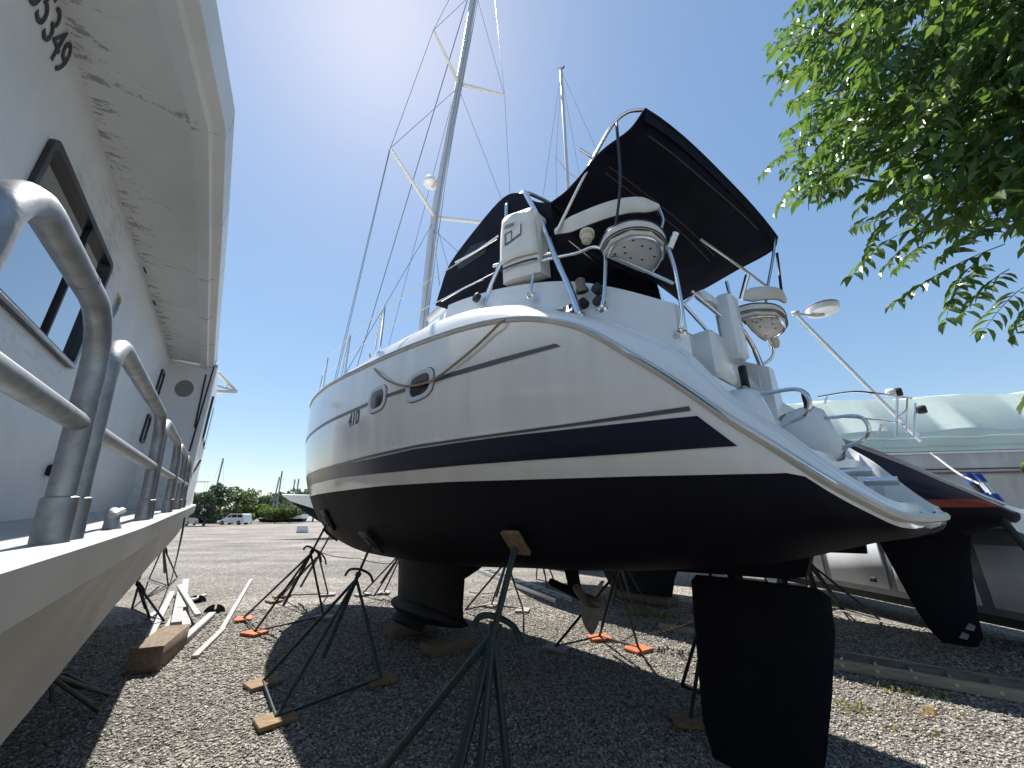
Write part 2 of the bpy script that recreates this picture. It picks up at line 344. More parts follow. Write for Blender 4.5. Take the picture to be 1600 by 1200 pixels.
def hull_parts(root, SS, zp, mtop, mbot, rows=26):
    top, bot = MB(), MB()
    for sg in (1, -1):
        for mb, lo, hi in ((bot, hzk, zp), (top, zp, hzs)):
            R = []
            for s in SS:
                a, b = lo(s), hi(s); r = []
                for k in range(rows+1):
                    t = k/rows
                    if mb is bot: t = t**1.7
                    z = a+(b-a)*t; r.append((s, sg*HB(s, z), z))
                R.append(r)
            mb.grid(R)
    s0 = SS[0]; a, b = hzk(s0), hzs(s0)                       # close the tip
    zz = np.linspace(a, b, 8); top.grid([[(s0, y*HB(s0, z), z) for y in np.linspace(-1, 1, 7)] for z in zz])
    return obj('topsides', WARP(top), mtop, root, auto=60), obj('hull_bottom', WARP(bot), mbot, root, auto=60)
hull_parts(sail, SS, zpaint, M_GEL, M_ANTIF)
def overlay(name, up, lo, m, eps=.005, n=110, rows=4, aft_tip=None, parent=sail):
    U = sorted([(p[0], p[2]) for p in (hit(*q) for q in up) if p is not None]); D = sorted([(p[0], p[2]) for p in (hit(*q) for q in lo) if p is not None])
    mb = MB(); u0, u1 = U[0][0], max(U[-1][0], 9.6); d0, d1 = D[0][0], max(D[-1][0], 9.6)
    for sg in (1, -1):
        R = []
        for i in range(n+1):
            t = i/n; su = u0+(u1-u0)*t; sdn = d0+(d1-d0)*t; zu = np.interp(su, *zip(*U)); zd = np.interp(sdn, *zip(*D)); r = []
            for k in range(rows+1):
                q = k/rows; s = sdn+(su-sdn)*q; z = zd+(zu-zd)*q; r.append((s, sg*(HB(s, z)+eps), z))
            R.append(r)
        mb.grid(R)
    return obj(name, WARP(mb), m, parent)
overlay('boot_stripe', [(517, 730), (580, 717), (647, 702), (780, 683), (897, 670), (1000, 659), (1090, 650)], [(530, 747), (613, 738), (713, 728), (847, 718), (1000, 708), (1153, 697)], M_NAVY)
overlay('pinstripe', [(500, 733), (580, 711), (647, 696), (780, 677), (913, 659), (1000, 646), (1077, 635)], [(500, 736), (580, 715), (647, 700), (780, 681), (913, 664), (1000, 653), (1080, 642)], M_STRIPE, rows=1)
overlay('pinstripe', [(508, 660), (573, 630), (605, 616), (637, 605), (680, 590), (780, 560), (868, 537)], [(508, 664), (573, 635), (605, 621), (637, 611), (680, 597), (780, 568), (877, 541)], M_STRIPE, rows=1)
# ---- portlights
def portlight(cu, cv, lu, ru, tv, bv):
    c = hit(cu, cv); a = hit(lu, cv+ (cu-lu)*.35); b_ = hit(ru, cv-(ru-cu)*.35); t = hit(cu, tv); d = hit(cu, bv)
    hw = abs(a[0]-b_[0])/2; hh = abs(t[2]-d[2])/2; s0, z0 = c[0], c[2]; slope = -.03
    def ring(kx, kz, out, n=32):
        r = []
        for i in range(n):
            q = 2*math.pi*i/n; cx = math.copysign(abs(math.cos(q))**.66, math.cos(q)); cz = math.copysign(abs(math.sin(q))**.66, math.sin(q))
            s = s0+hw*kx*cx; z = z0+hh*kz*cz+slope*(s-s0); r.append((s, HB(s, z)+out, z))
        return r
    fr = obj('portlight', MB().grid([ring(1, 1, .001), ring(1, 1, .016), ring(.94, .93, .020), ring(.74, .70, .012), ring(.72, .68, .004)], True), mat('portlight_frame', (.62, .63, .66), .25, var=.05), sail)
    R = ring(.73, .69, .005); c0 = (s0, HB(s0, z0)+.006, z0)
    obj('pane', MB().add(R+[c0], [(i, (i+1) % 32, 32) for i in range(32)]), M_GLASSD, fr)
    R1, R2 = ring(1.05, 1.04, .002), ring(1.0, 1.0, .0025)
    obj('gasket', MB().grid([R1, ring(1.04, 1.03, .006), R2], True), mat('gasket', (.05, .05, .05), .5), fr)
portlight(590, 624, 577, 604, 605, 643); portlight(656, 602, 635, 677, 580, 625)
# ---- '410' lettering
p = hit(544, 665); q = hit(559, 659); me = text_mesh('410', .2, .0015, 'model_number'); me.materials.append(M_TEXT)
wx = max(v.co.x for v in me.vertices); kx = abs(p[0]-q[0])/wx*1.1; kz = (hit(546, 641)[2]-p[2])/.145
for v in me.vertices:
    x_, y_, e_ = v.co; s_ = p[0]-(x_+.10*y_)*kx; z_ = p[2]-.03+y_*kz*.92; v.co = (s_, HB(s_, z_)+.006+e_, z_)
o = bpy.data.objects.new('model_number', me); col.objects.link(o); o.parent = sail
# ---- rub rail
def rail_path(off, dz, n=130, s1=10.6):
    P = [(s, hb(s)+off, hzs(s)+dz) for s in np.concatenate([np.linspace(s1, 2.6, 50), np.linspace(2.5, .2, 50), np.linspace(.17, -.04, 18)])]
    return P+[(s, -y, z) for s, y, z in P[::-1]]
obj('rub_rail', WARP(MB().tube(rail_path(-.006, -.012), .026, 8, False)), mat('rail_vinyl', (.60, .57, .50), .4, var=.2, vscale=6), sail)
obj('rail_strip', WARP(MB().tube(rail_path(.016, .004), .009, 6, False)), M_SS, sail)
# ---- deck, coaming, cockpit
bp_ = [onoff(u, v, .30) for u, v in ((620, 545), (690, 508), (740, 490), (820, 480), (900, 492), (1000, 517), (1065, 547))]
bs, bz = zip(*sorted((p[0], p[2]) for p in bp_))
tp_ = [onoff(u, v, .36) for u, v in ((640, 527), (690, 484), (760, 457), (800, 448), (880, 440), (960, 450), (1058, 476))]
ts, tz = zip(*sorted((p[0], p[2]) for p in tp_))
S_END = ts[0]
print('coaming base', [(round(a, 2), round(b, 2)) for a, b in zip(bs, bz)], 'top', [(round(a, 2), round(b, 2)) for a, b in zip(ts, tz)])
def sstep(a, b, x): t = min(max((x-a)/(b-a), 0), 1); return t*t*(3-2*t)
def dinset(s): return .09+.21*sstep(.45, .85, s)
def lip(s): return .03+.07*sstep(.0, .35, s)
def zbase(s):
    e = hzs(s)
    if s < bs[0]: k = sstep(.42, bs[0], s); return e+lip(s)+k*max(.0, bz[0]-hzs(bs[0])-lip(s))
    if s > bs[-1]: return e+(bz[-1]-hzs(bs[-1]))*max(0, 1-(s-bs[-1])/2.5)+.06*min(1, (s-bs[-1])/2.5)
    return max(e+.06, pch(s, bs, bz))
def ztop(s):
    if s < S_END: return zbase(s)+.015
    if s > ts[-1]: return zbase(s)+max(.02, (tz[-1]-zbase(ts[-1]))*(1-(s-ts[-1])/3.0))
    return max(zbase(s)+.02, pch(s, ts, tz))
def floorz(s):
    if s < .40: return min(1.78, hzs(s)-.005)
    if s < .66: return 2.12
    if s < .86: return 2.42
    return 2.72
ST = sorted(set([round(float(x), 3) for x in np.concatenate([np.linspace(-.038, .35, 22), np.linspace(.35, 3.4, 44), np.linspace(3.4, 10.55, 30)])]+[.399, .401, .659, .661, .859, .861, round(S_END-.005, 3), round(S_END+.005, 3), 3.199, 3.201]))
deck = MB()
for sg in (1, -1):
    R = []
    for s in ST:
        B = hb(s); e = hzs(s); ins = min(dinset(s), B*.45); yb = B-ins; zb = zbase(s); zt = ztop(s); r = []
        for k in range(7):
            t = k/6; r.append((s, sg*(B-ins*(1-math.cos(t*math.pi/2))*.75-ins*.25*t), e+(zb-e)*math.sin(t*math.pi/2)))
        if s < 3.2:
            zi = floorz(s); yt = yb-.05 if s > S_END else yb-.01
            yi = max(yt-(.14 if s > S_END else .03), .1)
            r += [(s, sg*yt, zt), (s, sg*(yt*.3+yi*.7), zt+.006), (s, sg*yi, zt-.01), (s, sg*(yi-.02), min(zt-.02, (zi+zt)/2)), (s, sg*max(yi-.04, .05), min(zi, zt-.03)), (s, 0, min(zi, zt-.03))]
        else:
            yt = max(yb-.07-.25*max(0, zt-zb), 0.02); c = .10*min(1, yt)
            r += [(s, sg*yt, zt)]+[(s, sg*yt*(1-j/5), zt+c*math.sin(j/5*math.pi/2)) for j in (1, 2, 3, 4, 5)]
        R.append(r)
    deck.grid(R)
    r0 = R[0]; deck.add([p for p in r0], [tuple(range(len(r0)))])
    for kk in range(len(ST)):
        pass
obj('deck', WARP(deck), M_DECK, sail, auto=35)
# bulkhead between cabin and cockpit
yb = hb(3.2)-.36; obj('companionway_bulkhead', MB().box((3.21, 0, 3.35), (.03, 2*yb, 1.30)), M_GLASSD, sail)
# step treads with non-skid
for s0, s1, z, wd in ((.13, .37, 1.782, .80), (.43, .63, 2.124, .60), (.69, .83, 2.424, .62)):
    mb = MB(); mb.box(((s0+s1)/2, 0, z+.002), (s1-s0, 2*wd*.78, .008), bev=.003); obj('step_tread', WARP(mb), M_NONSKID, sail)
# rounded seat back between the grab handles
obj('transom_seat', WARP(MB().box((.90, -.02, 2.42), (.26, .74, .40), R=np.array(Matrix.Rotation(-.2, 3, 'Y')), bev=.10)), M_DECK, sail, auto=70)
for y in (.46, -.46):
    obj('transom_pillar', MB().box((.66, y, 2.28), (.34, .20, .46), R=np.array(Matrix.Rotation(.25, 3, 'Y')), bev=.07), M_DECK, sail, auto=60)
for _o in [q for q in sail.children if q.name.startswith('transom_pillar') and q.data.vertices[0].co.y < 0]: _o.location.x = -.18
# swim ladder tubes on the platform
for u, v, y in ((1347, 736, -.28), (1388, 751, -.52)):
    p = SB.y(u, v, y); p[2] = min(p[2], 2.08); obj('ladder_tube', MB().tube([(p[0]+.13, y, p[2]), (p[0]-.05, y, p[2]-.005)], .032, 12).box((p[0]+.06, y, (p[2]+1.76)/2), (.05, .03, p[2]-1.76)), M_SS, sail)
# grab handles
for u0, v0, u1, v1, y, kx in ((1205, 613, 1228, 662, .42, 0), (1303, 652, 1320, 699, -.42, 0)):
    a, b = SB.y(u0, v0, y), SB.y(u1, v1, y)
    m = (a+b)/2+np.array([-.17, 0, .01]); mb = MB().tube(cat_rom([a+np.array([.12, 0, .0]), a, (a+m)/2+np.array([-.05, 0, .035]), m, (b+m)/2+np.array([-.035, 0, -.02]), b, b+np.array([.06, 0, -.02])], 6), .0135, 8)
    obj('grab_handle', mb, M_SS, sail)
    obj('hinge_strap', MB().box(a+np.array([.14, 0, .13]), (.05, .03, .2), bev=.008), M_BLACK, sail)
# ---- keel, bulb, wings
def foil(rows, n=14):
    R = []
    for x0, x1, z, th in rows:
        r = []
        for i in range(n):
            q = 2*math.pi*i/n; c = (1-math.cos(q))/2; yy = th*math.sin(q)*(1-.35*c)
            r.append((x1+(x0-x1)*c, yy, z))
        R.append(r)
    return R
kr = foil([(3.95, 6.36, 1.14, .20), (4.15, 6.35, 1.02, .17), (4.45, 6.33, .88, .15), (4.47, 6.28, .55, .14), (4.43, 6.26, .36, .15)])
km = MB().grid(kr, True); km.add(kr[-1], [tuple(range(14))]); keel = obj('keel', km, M_KEEL, sail)
bl = []
for i in range(15):
    t = i/14; x = 6.48-2.15*t; r = .21*(math.sin(math.pi*min(1, t*1.0))**.55 if 0 < t < 1 else 0)*(1-.25*t)+.004
    bl.append([(x, r*1.1*math.cos(a), .36+r*math.sin(a)*.75) for a in np.linspace(0, 2*math.pi, 13)[:-1]])
obj('bulb', MB().grid(bl, True), M_KEEL, keel)
for sg in (1, -1):
    obj('wing', MB().grid([[(6.05-.9*t-.25*f, sg*(.10+.24*f), .30-.06*f+(.035*(1-f*.6))*math.sin(2*math.pi*t2)) for t, t2 in ((0, 0), (.25, .25), (.6, .25), (1, .5), (.6, .75), (.25, .75))] for f in (0, .35, .7, 1)], True), M_KEEL, keel)
# ---- rudder and skeg
ru = foil([(.56, 1.34, 1.245, .05), (.50, 1.385, 1.20, .07), (.52, 1.40, 1.0, .075), (.61, 1.42, .65, .065), (.72, 1.44, .28, .05), (.80, 1.40, .08, .035)], 18)
mb = MB().grid(ru, True); mb.add(ru[0], [tuple(range(18))]); mb.add(ru[-1], [tuple(range(18))]); rd = obj('rudder', mb, M_ANTIF, sail)
obj('rudder_stock', MB().tube([(1.05, 0, 1.20), (1.05, 0, 1.45)], .05, 10), M_ANTIF, rd)
obj('skeg', MB().prism([(.52, -.05, 1.50), (.60, -.05, 1.31), (.72, -.05, 1.285), (1.9, -.05, 1.245), (2.1, -.05, 1.30)], (0, .10, 0)), M_ANTIF, sail, smooth=False)
# ---- shaft strut and propeller
obj('shaft_strut', MB().prism([(2.72, -.02, 1.25), (2.55, -.02, 1.25), (2.50, -.02, .93), (2.62, -.02, .93)], (0, .04, 0)).tube([(2.9, 0, 1.02), (2.42, 0, .92)], .038, 10), M_ANTIF, sail)
pr = obj('propeller', MB().lathe((2.40, 0, .915), (-1, 0, -.18), [(-.08, .03), (-.05, .05), (.05, .05), (.11, .03), (.13, .0)], 12), M_BRONZE, sail)
for k in range(3):
    a = math.radians(-90+120*k); d = np.array([0, math.cos(a), math.sin(a)]); e = np.array([0, -math.sin(a), math.cos(a)]); R = []
    for t in np.linspace(0, 1, 7):
        wdt = .10*math.sin(math.pi*min(.97, .18+.80*t))**.7; c = np.array([2.40, 0, .915])+d*(.04+.24*t); tw = e*.75+np.array([.65, 0, 0])*(1-.5*t)
        R.append([c-tw*wdt, c-tw*wdt*.5+np.array([.012, 0, 0]), c+tw*wdt*.5+np.array([.012, 0, 0]), c+tw*wdt, c+tw*wdt*.5-np.array([.006, 0, 0]), c-tw*wdt*.5-np.array([.006, 0, 0])])
    obj('blade', MB().grid(R, True), M_BRONZE, pr)
# ---- mast and rig
MZ = [3.6, 5.57, 7.9, 9.9, 11.4, 13.9, 16.8]; MR = [-.05, 0, .155, .475, .80, 1.245, 1.80]
def mast_at(z): return np.array([6.2-pch(z, MZ, MR), 0, z])
mb = MB(); R = []
for z in np.linspace(3.6, 16.8, 30):
    c = mast_at(z); R.append([c+np.array([.105*math.cos(a), .072*math.sin(a), 0]) for a in np.linspace(0, 2*math.pi, 15)[:-1]])
mb.grid(R, True); mast = obj('mast', mb, M_MAST, sail)
SPR = {}
for z, aft, wd in ((7.9, .89, 1.475), (11.4, .5, 1.0)):
    for sg in (1, -1):
        a = mast_at(z); t = a+np.array([-aft, sg*wd, .06]); SPR[(z, sg)] = t
        obj('spreader', MB().tube([a, (a+t)/2, t], [.042, .036, .024], 8), mat('spreader_paint', (.68, .67, .63), .4), mast)
dc = mast_at(8.95)+np.array([.30, .10, 0]); dm = obj('radar_dome', MB().lathe(dc, (0, 0, 1), [(-.09, 0), (-.09, .12), (-.07, .165), (.0, .175), (.06, .15), (.10, .08), (.11, 0)], 20), M_DECK, mast)
obj('radome_bracket', MB().box(dc+np.array([-.16, -.05, -.11]), (.34, .06, .04)), M_ALU, dm)
sh = MB()
def W(a, b, r=.0055, mb=None):
    a, b = np.asarray(a, float), np.asarray(b, float); (mb or sh).tube([a, b], r, 5, False)
for sg in (1, -1):
    cp = np.array([6.0, sg*(hb(6.0)-.10), hzs(6.0)+.1]); top = mast_at(16.4); lo, hi = SPR[(7.9, sg)], SPR[(11.4, sg)]
    for a, b in ((cp, lo), (lo, hi), (hi, top), (cp+np.array([-.12, -sg*.05, 0]), mast_at(7.85)), (lo, mast_at(11.3)), (hi, mast_at(14.2)), (mast_at(7.6), np.array([3.9, sg*1.0, 4.7])), (cp+np.array([.1, 0, 0]), lo+np.array([.04, 0, 0]))):
        W(a, b)
obj('shrouds', sh, M_WIRE, sail)
fs = MB(); W((10.35, 0, 4.12), mast_at(15.6), .012, fs); W((8.3, 0, 4.0), mast_at(12.2), .006, fs); obj('forestay', fs, M_WIRE, sail)
hy = MB()
for dx, dy, zb_, zt_ in ((-.13, .05, 4.6, 16), (-.14, -.04, 4.6, 16), (.12, .03, 4.2, 15.5), (-.25, .02, 4.9, 13)):
    hy.tube([mast_at(z)+np.array([dx*(1+.2*math.sin(z)), dy, 0]) for z in np.linspace(zb_, zt_, 12)], .0055, 5, False)
obj('halyards', hy, M_WIRE, sail)
obj('boom', MB().tube([(5.95, 0, 5.35), (4.3, 0, 5.5)], .075, 10), M_MAST, sail)
# ---- pulpit, stanchions, lifelines
def stan(u, v, h=.70, lean=0): p = onoff(u, v, .09); return p, p+np.array([lean, 0, h])
tops = []
for u, v in ((538, 590), (592, 556)):
    a, b = stan(u, v); tops.append(b); obj('stanchion', MB().tube([a, b], .0135, 8).lathe(a, (0, 0, 1), [(0, .03), (.05, .02), (.06, .014)], 10), M_SS, sail)
    obj('stanchion_brace', MB().tube(cat_rom([a+np.array([.22, -.02, 0]), a+np.array([.18, -.02, .4]), b+np.array([.06, 0, -.02]), b], 5), .011, 7), M_SS, sail)
for s in (7.0, 8.3):
    a = np.array([s, hb(s)-.1, hzs(s)+.07]); b = a+np.array([0, 0, .70]); tops.append(b); obj('stanchion', MB().tube([a, b], .0135, 8), M_SS, sail)
tops.sort(key=lambda p: -p[0])
pul = MB()
for h in (.72, .38):
    pul.tube(cat_rom([(8.9, hb(8.9)-.1, hzs(8.9)+h-.02), (9.7, hb(9.7)-.08, hzs(9.7)+h), (10.45, .12, hzs(10.4)+h+.02), (10.45, -.12, hzs(10.4)+h+.02), (9.7, -hb(9.7)+.08, hzs(9.7)+h), (8.9, -hb(8.9)+.1, hzs(8.9)+h-.02)], 6), .0135, 8)
for s in (8.9, 9.7):
    for sg in (1, -1): pul.tube([(s, sg*(hb(s)-.09), hzs(s)+.05), (s, sg*(hb(s)-.09), hzs(s)+.71)], .0135, 8)
obj('pulpit', pul, M_SS, sail)
ll = MB(); endp = SB.y(777, 374, 1.12); endq = SB.y(775, 425, 1.15)
ll.tube([(8.9, hb(8.9)-.1, hzs(8.9)+.70)]+[t-np.array([0, 0, .01]) for t in tops]+[endp], .0055, 5, False)
ll.tube([(8.9, hb(8.9)-.1, hzs(8.9)+.36)]+[t-np.array([0, 0, .34]) for t in tops]+[endq], .0055, 5, False)
obj('lifelines', ll, mat('lifeline', (.55, .55, .54), .4), sail)
for s in (7.0, 4.4, 5.4):
    a = np.array([s, -(hb(s)-.1), hzs(s)+.07]); obj('stanchion', MB().tube([a, a+np.array([0, 0, .7])], .0135, 8), M_SS, sail)
# ---- stainless arch at the helm
def Y(u, v, y): return SB.y(u, v, y)
def tube_part(name, pts, r, m=M_SS, k=5, parent=sail, n=10): return obj(name, MB().tube(cat_rom(pts, k) if k else pts, r, n), m, parent)
tube_part('arch_leg', [Y(758, 480, 1.24), Y(764, 455, 1.22), Y(788, 398, 1.16), Y(791, 375, 1.14), Y(792, 322, 1.05)], .026)
tube_part('arch_leg', [Y(905, 491, 1.25), Y(890, 450, 1.22), Y(868, 402, 1.16), Y(848, 352, 1.12), Y(820, 301, 1.02)], .028)
tube_part('arch_top', [Y(792, 322, 1.05), Y(797, 314, 1.0), Y(820, 301, 1.02)], .022)
a, b = Y(820, 301, 1.02), Y(792, 322, 1.05)
for q in (a, b): tube_part('arch_top', [q, q+np.array([0, -.12, .05]), q+np.array([0, -.5, .13]), (q[0], 0, q[2]+.15), (q[0], -q[1], q[2])], .022)
tube_part('arch_bar', [Y(772, 416, 1.16), Y(864, 396, 1.15)], .022, k=0)
tube_part('rail_tube', [Y(829, 458, 1.22), Y(833, 435, 1.2), Y(842, 410, 1.18), Y(900, 396, 1.14), Y(928, 386, 1.12), Y(955, 395, 1.1)], .0145)
tube_part('rail_tube', [Y(940, 480, 1.22), Y(944, 460, 1.2), Y(946, 420, 1.16), Y(946, 394, 1.12)], .0145)
tube_part('rail_tube', [Y(946, 394, 1.12), Y(985, 412, 1.05), Y(1035, 435, .98), Y(1052, 443, .95)], .013)
tube_part('rail_tube', [Y(1043, 385, .95), Y(1053, 415, .96), Y(1060, 450, .96), Y(1066, 490, .97), Y(1062, 518, .98)], .0145)
tube_part('rod_holder', [Y(1046, 388, .95), Y(1056, 364, .95)], .024, k=0)
for u, v, y in ((758, 484, 1.26), (905, 493, 1.28), (829, 461, 1.24), (940, 483, 1.25), (1062, 521, 1.0)):
    p = Y(u, v, y); obj('tube_foot', MB().lathe(p, (0, .6, .8), [(-.02, .0), (-.02, .045), (.005, .045), (.012, .03), (.03, .028)], 14), M_SS, sail)
# ---- perch seats
def perch(pts_pan, zc, y0, nm, back, yb_):
    pan = [SB.z(u, v, zc) for u, v in pts_pan]; c = sum(pan)/len(pan); z = c[2]
    root = obj('perch_seat', MB().prism([np.array([p[0], p[1], z-.015]) for p in pan], (0, 0, .03)), mat('seat_pan', (.70, .69, .64), .35), sail, smooth=False)
    R = []
    for h, k in ((.017, 1.02), (.03, 1.07), (.07, 1.08), (.10, 1.03), (.115, .8), (.12, .3), (.12, .01)):
        R.append([(c[0]+(p[0]-c[0])*k, c[1]+(p[1]-c[1])*k, z+h) for p in cat_rom(pan+[pan[0]], 4)[:-1]])
    obj('cushion', MB().grid(R, True), M_VINYL, root)
    for h, k in ((.022, 1.075), (.085, 1.085)):
        P = [np.array([c[0]+(p[0]-c[0])*k, c[1]+(p[1]-c[1])*k, z+h]) for p in cat_rom(pan+[pan[0]], 4)]; obj('piping', MB().tube(P, .005, 5, False), M_PIPING, root)
    P = [np.array([c[0]+(p[0]-c[0])*.86, c[1]+(p[1]-c[1])*.86, z-.03]) for p in cat_rom(pan+[pan[0]], 4)]; obj('under_rail', MB().tube(P, .012, 8, False), M_SS, root)
    for i in range(9):
        q = c+(pan[i % len(pan)]-c)*(.35+.3*((i*7) % 3)/2); obj('drain_hole', MB().lathe((q[0], q[1], z-.017), (0, 0, -1), [(0, .0), (0, .009), (.003, .009), (.003, 0)], 8), M_BLACK, root)
    B = [Y(u, v, y) for u, v, y in back]; R = []
    D = cat_rom(B, 6)
    for i, p in enumerate(D):
        t = i/(len(D)-1); e = .35+.65*min(1, 6*min(t, 1-t)+.1); R.append([p+np.array([.035*math.cos(a)*e, .05*math.sin(a)*.4*e, .068*math.sin(a)*e]) for a in np.linspace(0, 2*math.pi, 13)[:-1]])
    mb = MB().grid(R, True); mb.add(R[0], [tuple(range(12))]); mb.add(R[-1], [tuple(range(12))]); bk = obj('backrest_cushion', mb, M_VINYL, root)
    obj('piping', MB().tube([r[9] for r in R], .005, 5, False), M_PIPING, bk)
    return root
perch([(942, 396), (954, 376), (985, 362), (1018, 364), (1037, 380), (1036, 402), (1016, 424), (975, 410)], 3.58, 0, '', [(868, 362, 1.10), (905, 345, 1.08), (950, 328, 1.02), (990, 320, .92), (1028, 323, .72)], 0)
perch([(1154, 494), (1180, 488), (1212, 489), (1227, 500), (1226, 516), (1196, 531), (1172, 514)], 3.50, 0, '', [(1160, 464, -.62), (1190, 458, -.80), (1214, 459, -1.0), (1227, 468, -1.15)], 0)
tube_part('seat_tube', [Y(1030, 326, .74), Y(1036, 345, .76), Y(1030, 365, .82)], .013)
tube_part('stern_rail', [Y(1135, 440, -.5), Y(1142, 470, -.5), Y(1154, 540, -.52), Y(1150, 562, -.5), Y(1135, 566, -.45)], .0145)
tube_part('stern_rail', [Y(1200, 530, -.95), Y(1208, 545, -.98), Y(1205, 560, -.98), Y(1180, 577, -.9)], .0145)
tube_part('stern_rail', [Y(1160, 517, -.7), Y(1178, 545, -.85), Y(1195, 585, -.9), Y(1208, 606, -.92)], .026)
tube_part('rod_holder', [Y(1158, 468, -.62), Y(1168, 430, -.62)], .024, k=0)
tube_part('stern_rail', [Y(1063, 470, .3), Y(1108, 520, .1)], .014, k=0); tube_part('stern_rail', [Y(1080, 455, .2), Y(1133, 500, -.1)], .018, k=0); tube_part('stern_rail', [Y(1068, 475, .25), Y(1088, 458, .2)], .011, k=0)
p = Y(1208, 530, -1.0); obj('stern_light', MB().lathe(p, (0, 0, -1), [(0, .0), (0, .045), (.05, .05), (.09, .04), (.10, 0)], 12), M_BEIGE, sail)
# helm console
c = Y(1140, 505, -.15); obj('helm_console', MB().box(c+np.array([0, 0, -.05]), (.16, .20, .62), bev=.03).box(c+np.array([.10, .05, .22]), (.10, .42, .16), R=np.array(Matrix.Rotation(.6, 3, 'Y')), bev=.03), M_DECK, sail)
c = Y(1123, 540, .0); obj('helm_seat_box', MB().box(c+np.array([.12, 0, -.12]), (.32, .42, .42), bev=.03), M_DECK, sail)
c = Y(1094, 532, .25); obj('seat_back', MB().box(c+np.array([.1, 0, 0]), (.08, .34, .22), bev=.03), M_VINYL, sail)
# speakers, bell and fittings on the coaming
for u, v in ((934, 452), (936, 472), (912, 475)):
    p = onoff(u, v, .30); obj('instrument', MB().lathe(p, (-.1, 1, .1), [(-.03, 0), (-.03, .04), (.03, .042), (.034, .036), (.034, 0)], 16), M_BLACK, sail)
p = onoff(910, 450, .27); obj('winch', MB().lathe(p+np.array([0, 0, -.04]), (0, .3, 1), [(0, .05), (.02, .05), (.05, .036), (.10, .042), (.11, .03), (.13, 0)], 16), M_BRONZE, sail)
p = onoff(884, 488, .22); obj('mooring_cleat', MB().tube([p+np.array([.13, 0, .035]), p+np.array([.05, 0, .045]), p+np.array([-.05, 0, .045]), p+np.array([-.13, 0, .035])], [.006, .013, .013, .006], 8).box(p+np.array([.03, 0, .01]), (.02, .03, .06)).box(p+np.array([-.03, 0, .01]), (.02, .03, .06)).box(p+np.array([0, 0, -.015]), (.16, .05, .015)), M_SS, sail)
p = onoff(745, 465, .27); obj('shore_power_inlet', MB().lathe(p, (0, 1, .2), [(-.02, .0), (-.02, .05), (.02, .05), (.03, .035), (.03, 0)], 16), M_BLACK, sail)
p = Y(917, 370, 1.12); obj('navigation_lamp', MB().lathe(p, (0, .2, -1), [(-.05, .0), (-.045, .06), (-.01, .062), (0, .045), (.05, .042), (.055, .025), (.07, .02), (.07, 0)], 18), M_BEIGE, sail)
# ---- bimini
pe = [Y(u, v, 1.15) for u, v in ((1008, 172), (985, 205), (940, 240), (905, 280), (885, 300), (862, 316))]
se = [Y(u, v, -1.3) for u, v in ((1214, 372), (1204, 391), (1150, 420), (1105, 446), (1080, 460), (1062, 472))]
PE, SE = cat_rom(pe, 5), cat_rom(se, 5); R = []
print('bimini', np.round(pe[0], 2), np.round(pe[-1], 2), np.round(se[0], 2), np.round(se[-1], 2))
for i in range(len(PE)):
    fr = i/(len(PE)-1); r = []
    for k in range(15):
        t = k/14; sag = .035*math.sin(fr*math.pi*3)**2*math.sin(t*math.pi)
        r.append(PE[i]*(1-t)+SE[i]*t+np.array([0, 0, .16*math.sin(math.pi*t)**.8-sag+.012*math.sin(9*t+4*fr)]))
    R.append(r)
CANOPY = R
cm = obj('bimini_canopy', MB().grid(R), M_CANVAS, sail, auto=80)
sm_ = cm.modifiers.new('thick', 'SOLIDIFY'); sm_.thickness = .012
hm = MB()
hm.tube(R[0], .016, 6).tube([r[0] for r in R], .014, 6).tube([r[-1] for r in R], .014, 6); obj('hem', hm, M_CANVAS, cm)
obj('hem_flap', MB().grid([[p+np.array([-.004, 0, 0]) for p in R[0]], [p+np.array([.02, 0, -.09]) for p in R[0]]]), M_CANVAS, cm)
for i in (4, 11, 12): obj('seam', MB().tube([p+np.array([0, 0, -.014]) for p in R[i][1:-2]], .006, 5), mat('seam_tape', (.05, .045, .045), .7), cm)
tube_part('bimini_bow', [Y(870, 362, 1.12), Y(905, 290, 1.13), Y(945, 215, 1.15), Y(962, 190, 1.15), Y(982, 175, 1.12), Y(1006, 172, 1.05)], .0145)
tube_part('bimini_bow', [Y(906, 233, 1.15), Y(932, 250, 1.05), Y(945, 262, .9)], .0135, k=0)
tube_part('bimini_bow', [Y(1211, 366, -1.27), Y(1208, 400, -1.25), Y(1200, 445, -1.2), Y(1196, 478, -1.1)], .0145)
tube_part('bimini_bow', [Y(1094, 373, -.2), Y(1150, 412, -.7), Y(1196, 446, -1.18)], .0135)
def strap(pts, wd): 
    mb = MB(); D = cat_rom(pts, 5); mb.grid([[p+np.array([wd, 0, 0]), p-np.array([wd, 0, 0])] for p in D]); o = obj('strap', mb, M_BLACK, sail); q = o.modifiers.new('t', 'SOLIDIFY'); q.thickness = .003; return o
strap([Y(963, 190, 1.165), Y(969, 270, 1.19), Y(965, 330, 1.2), Y(955, 375, 1.2), Y(946, 392, 1.16)], .013)
strap([Y(1214, 395, -1.3), Y(1217, 420, -1.3), Y(1221, 455, -1.2)], .013)
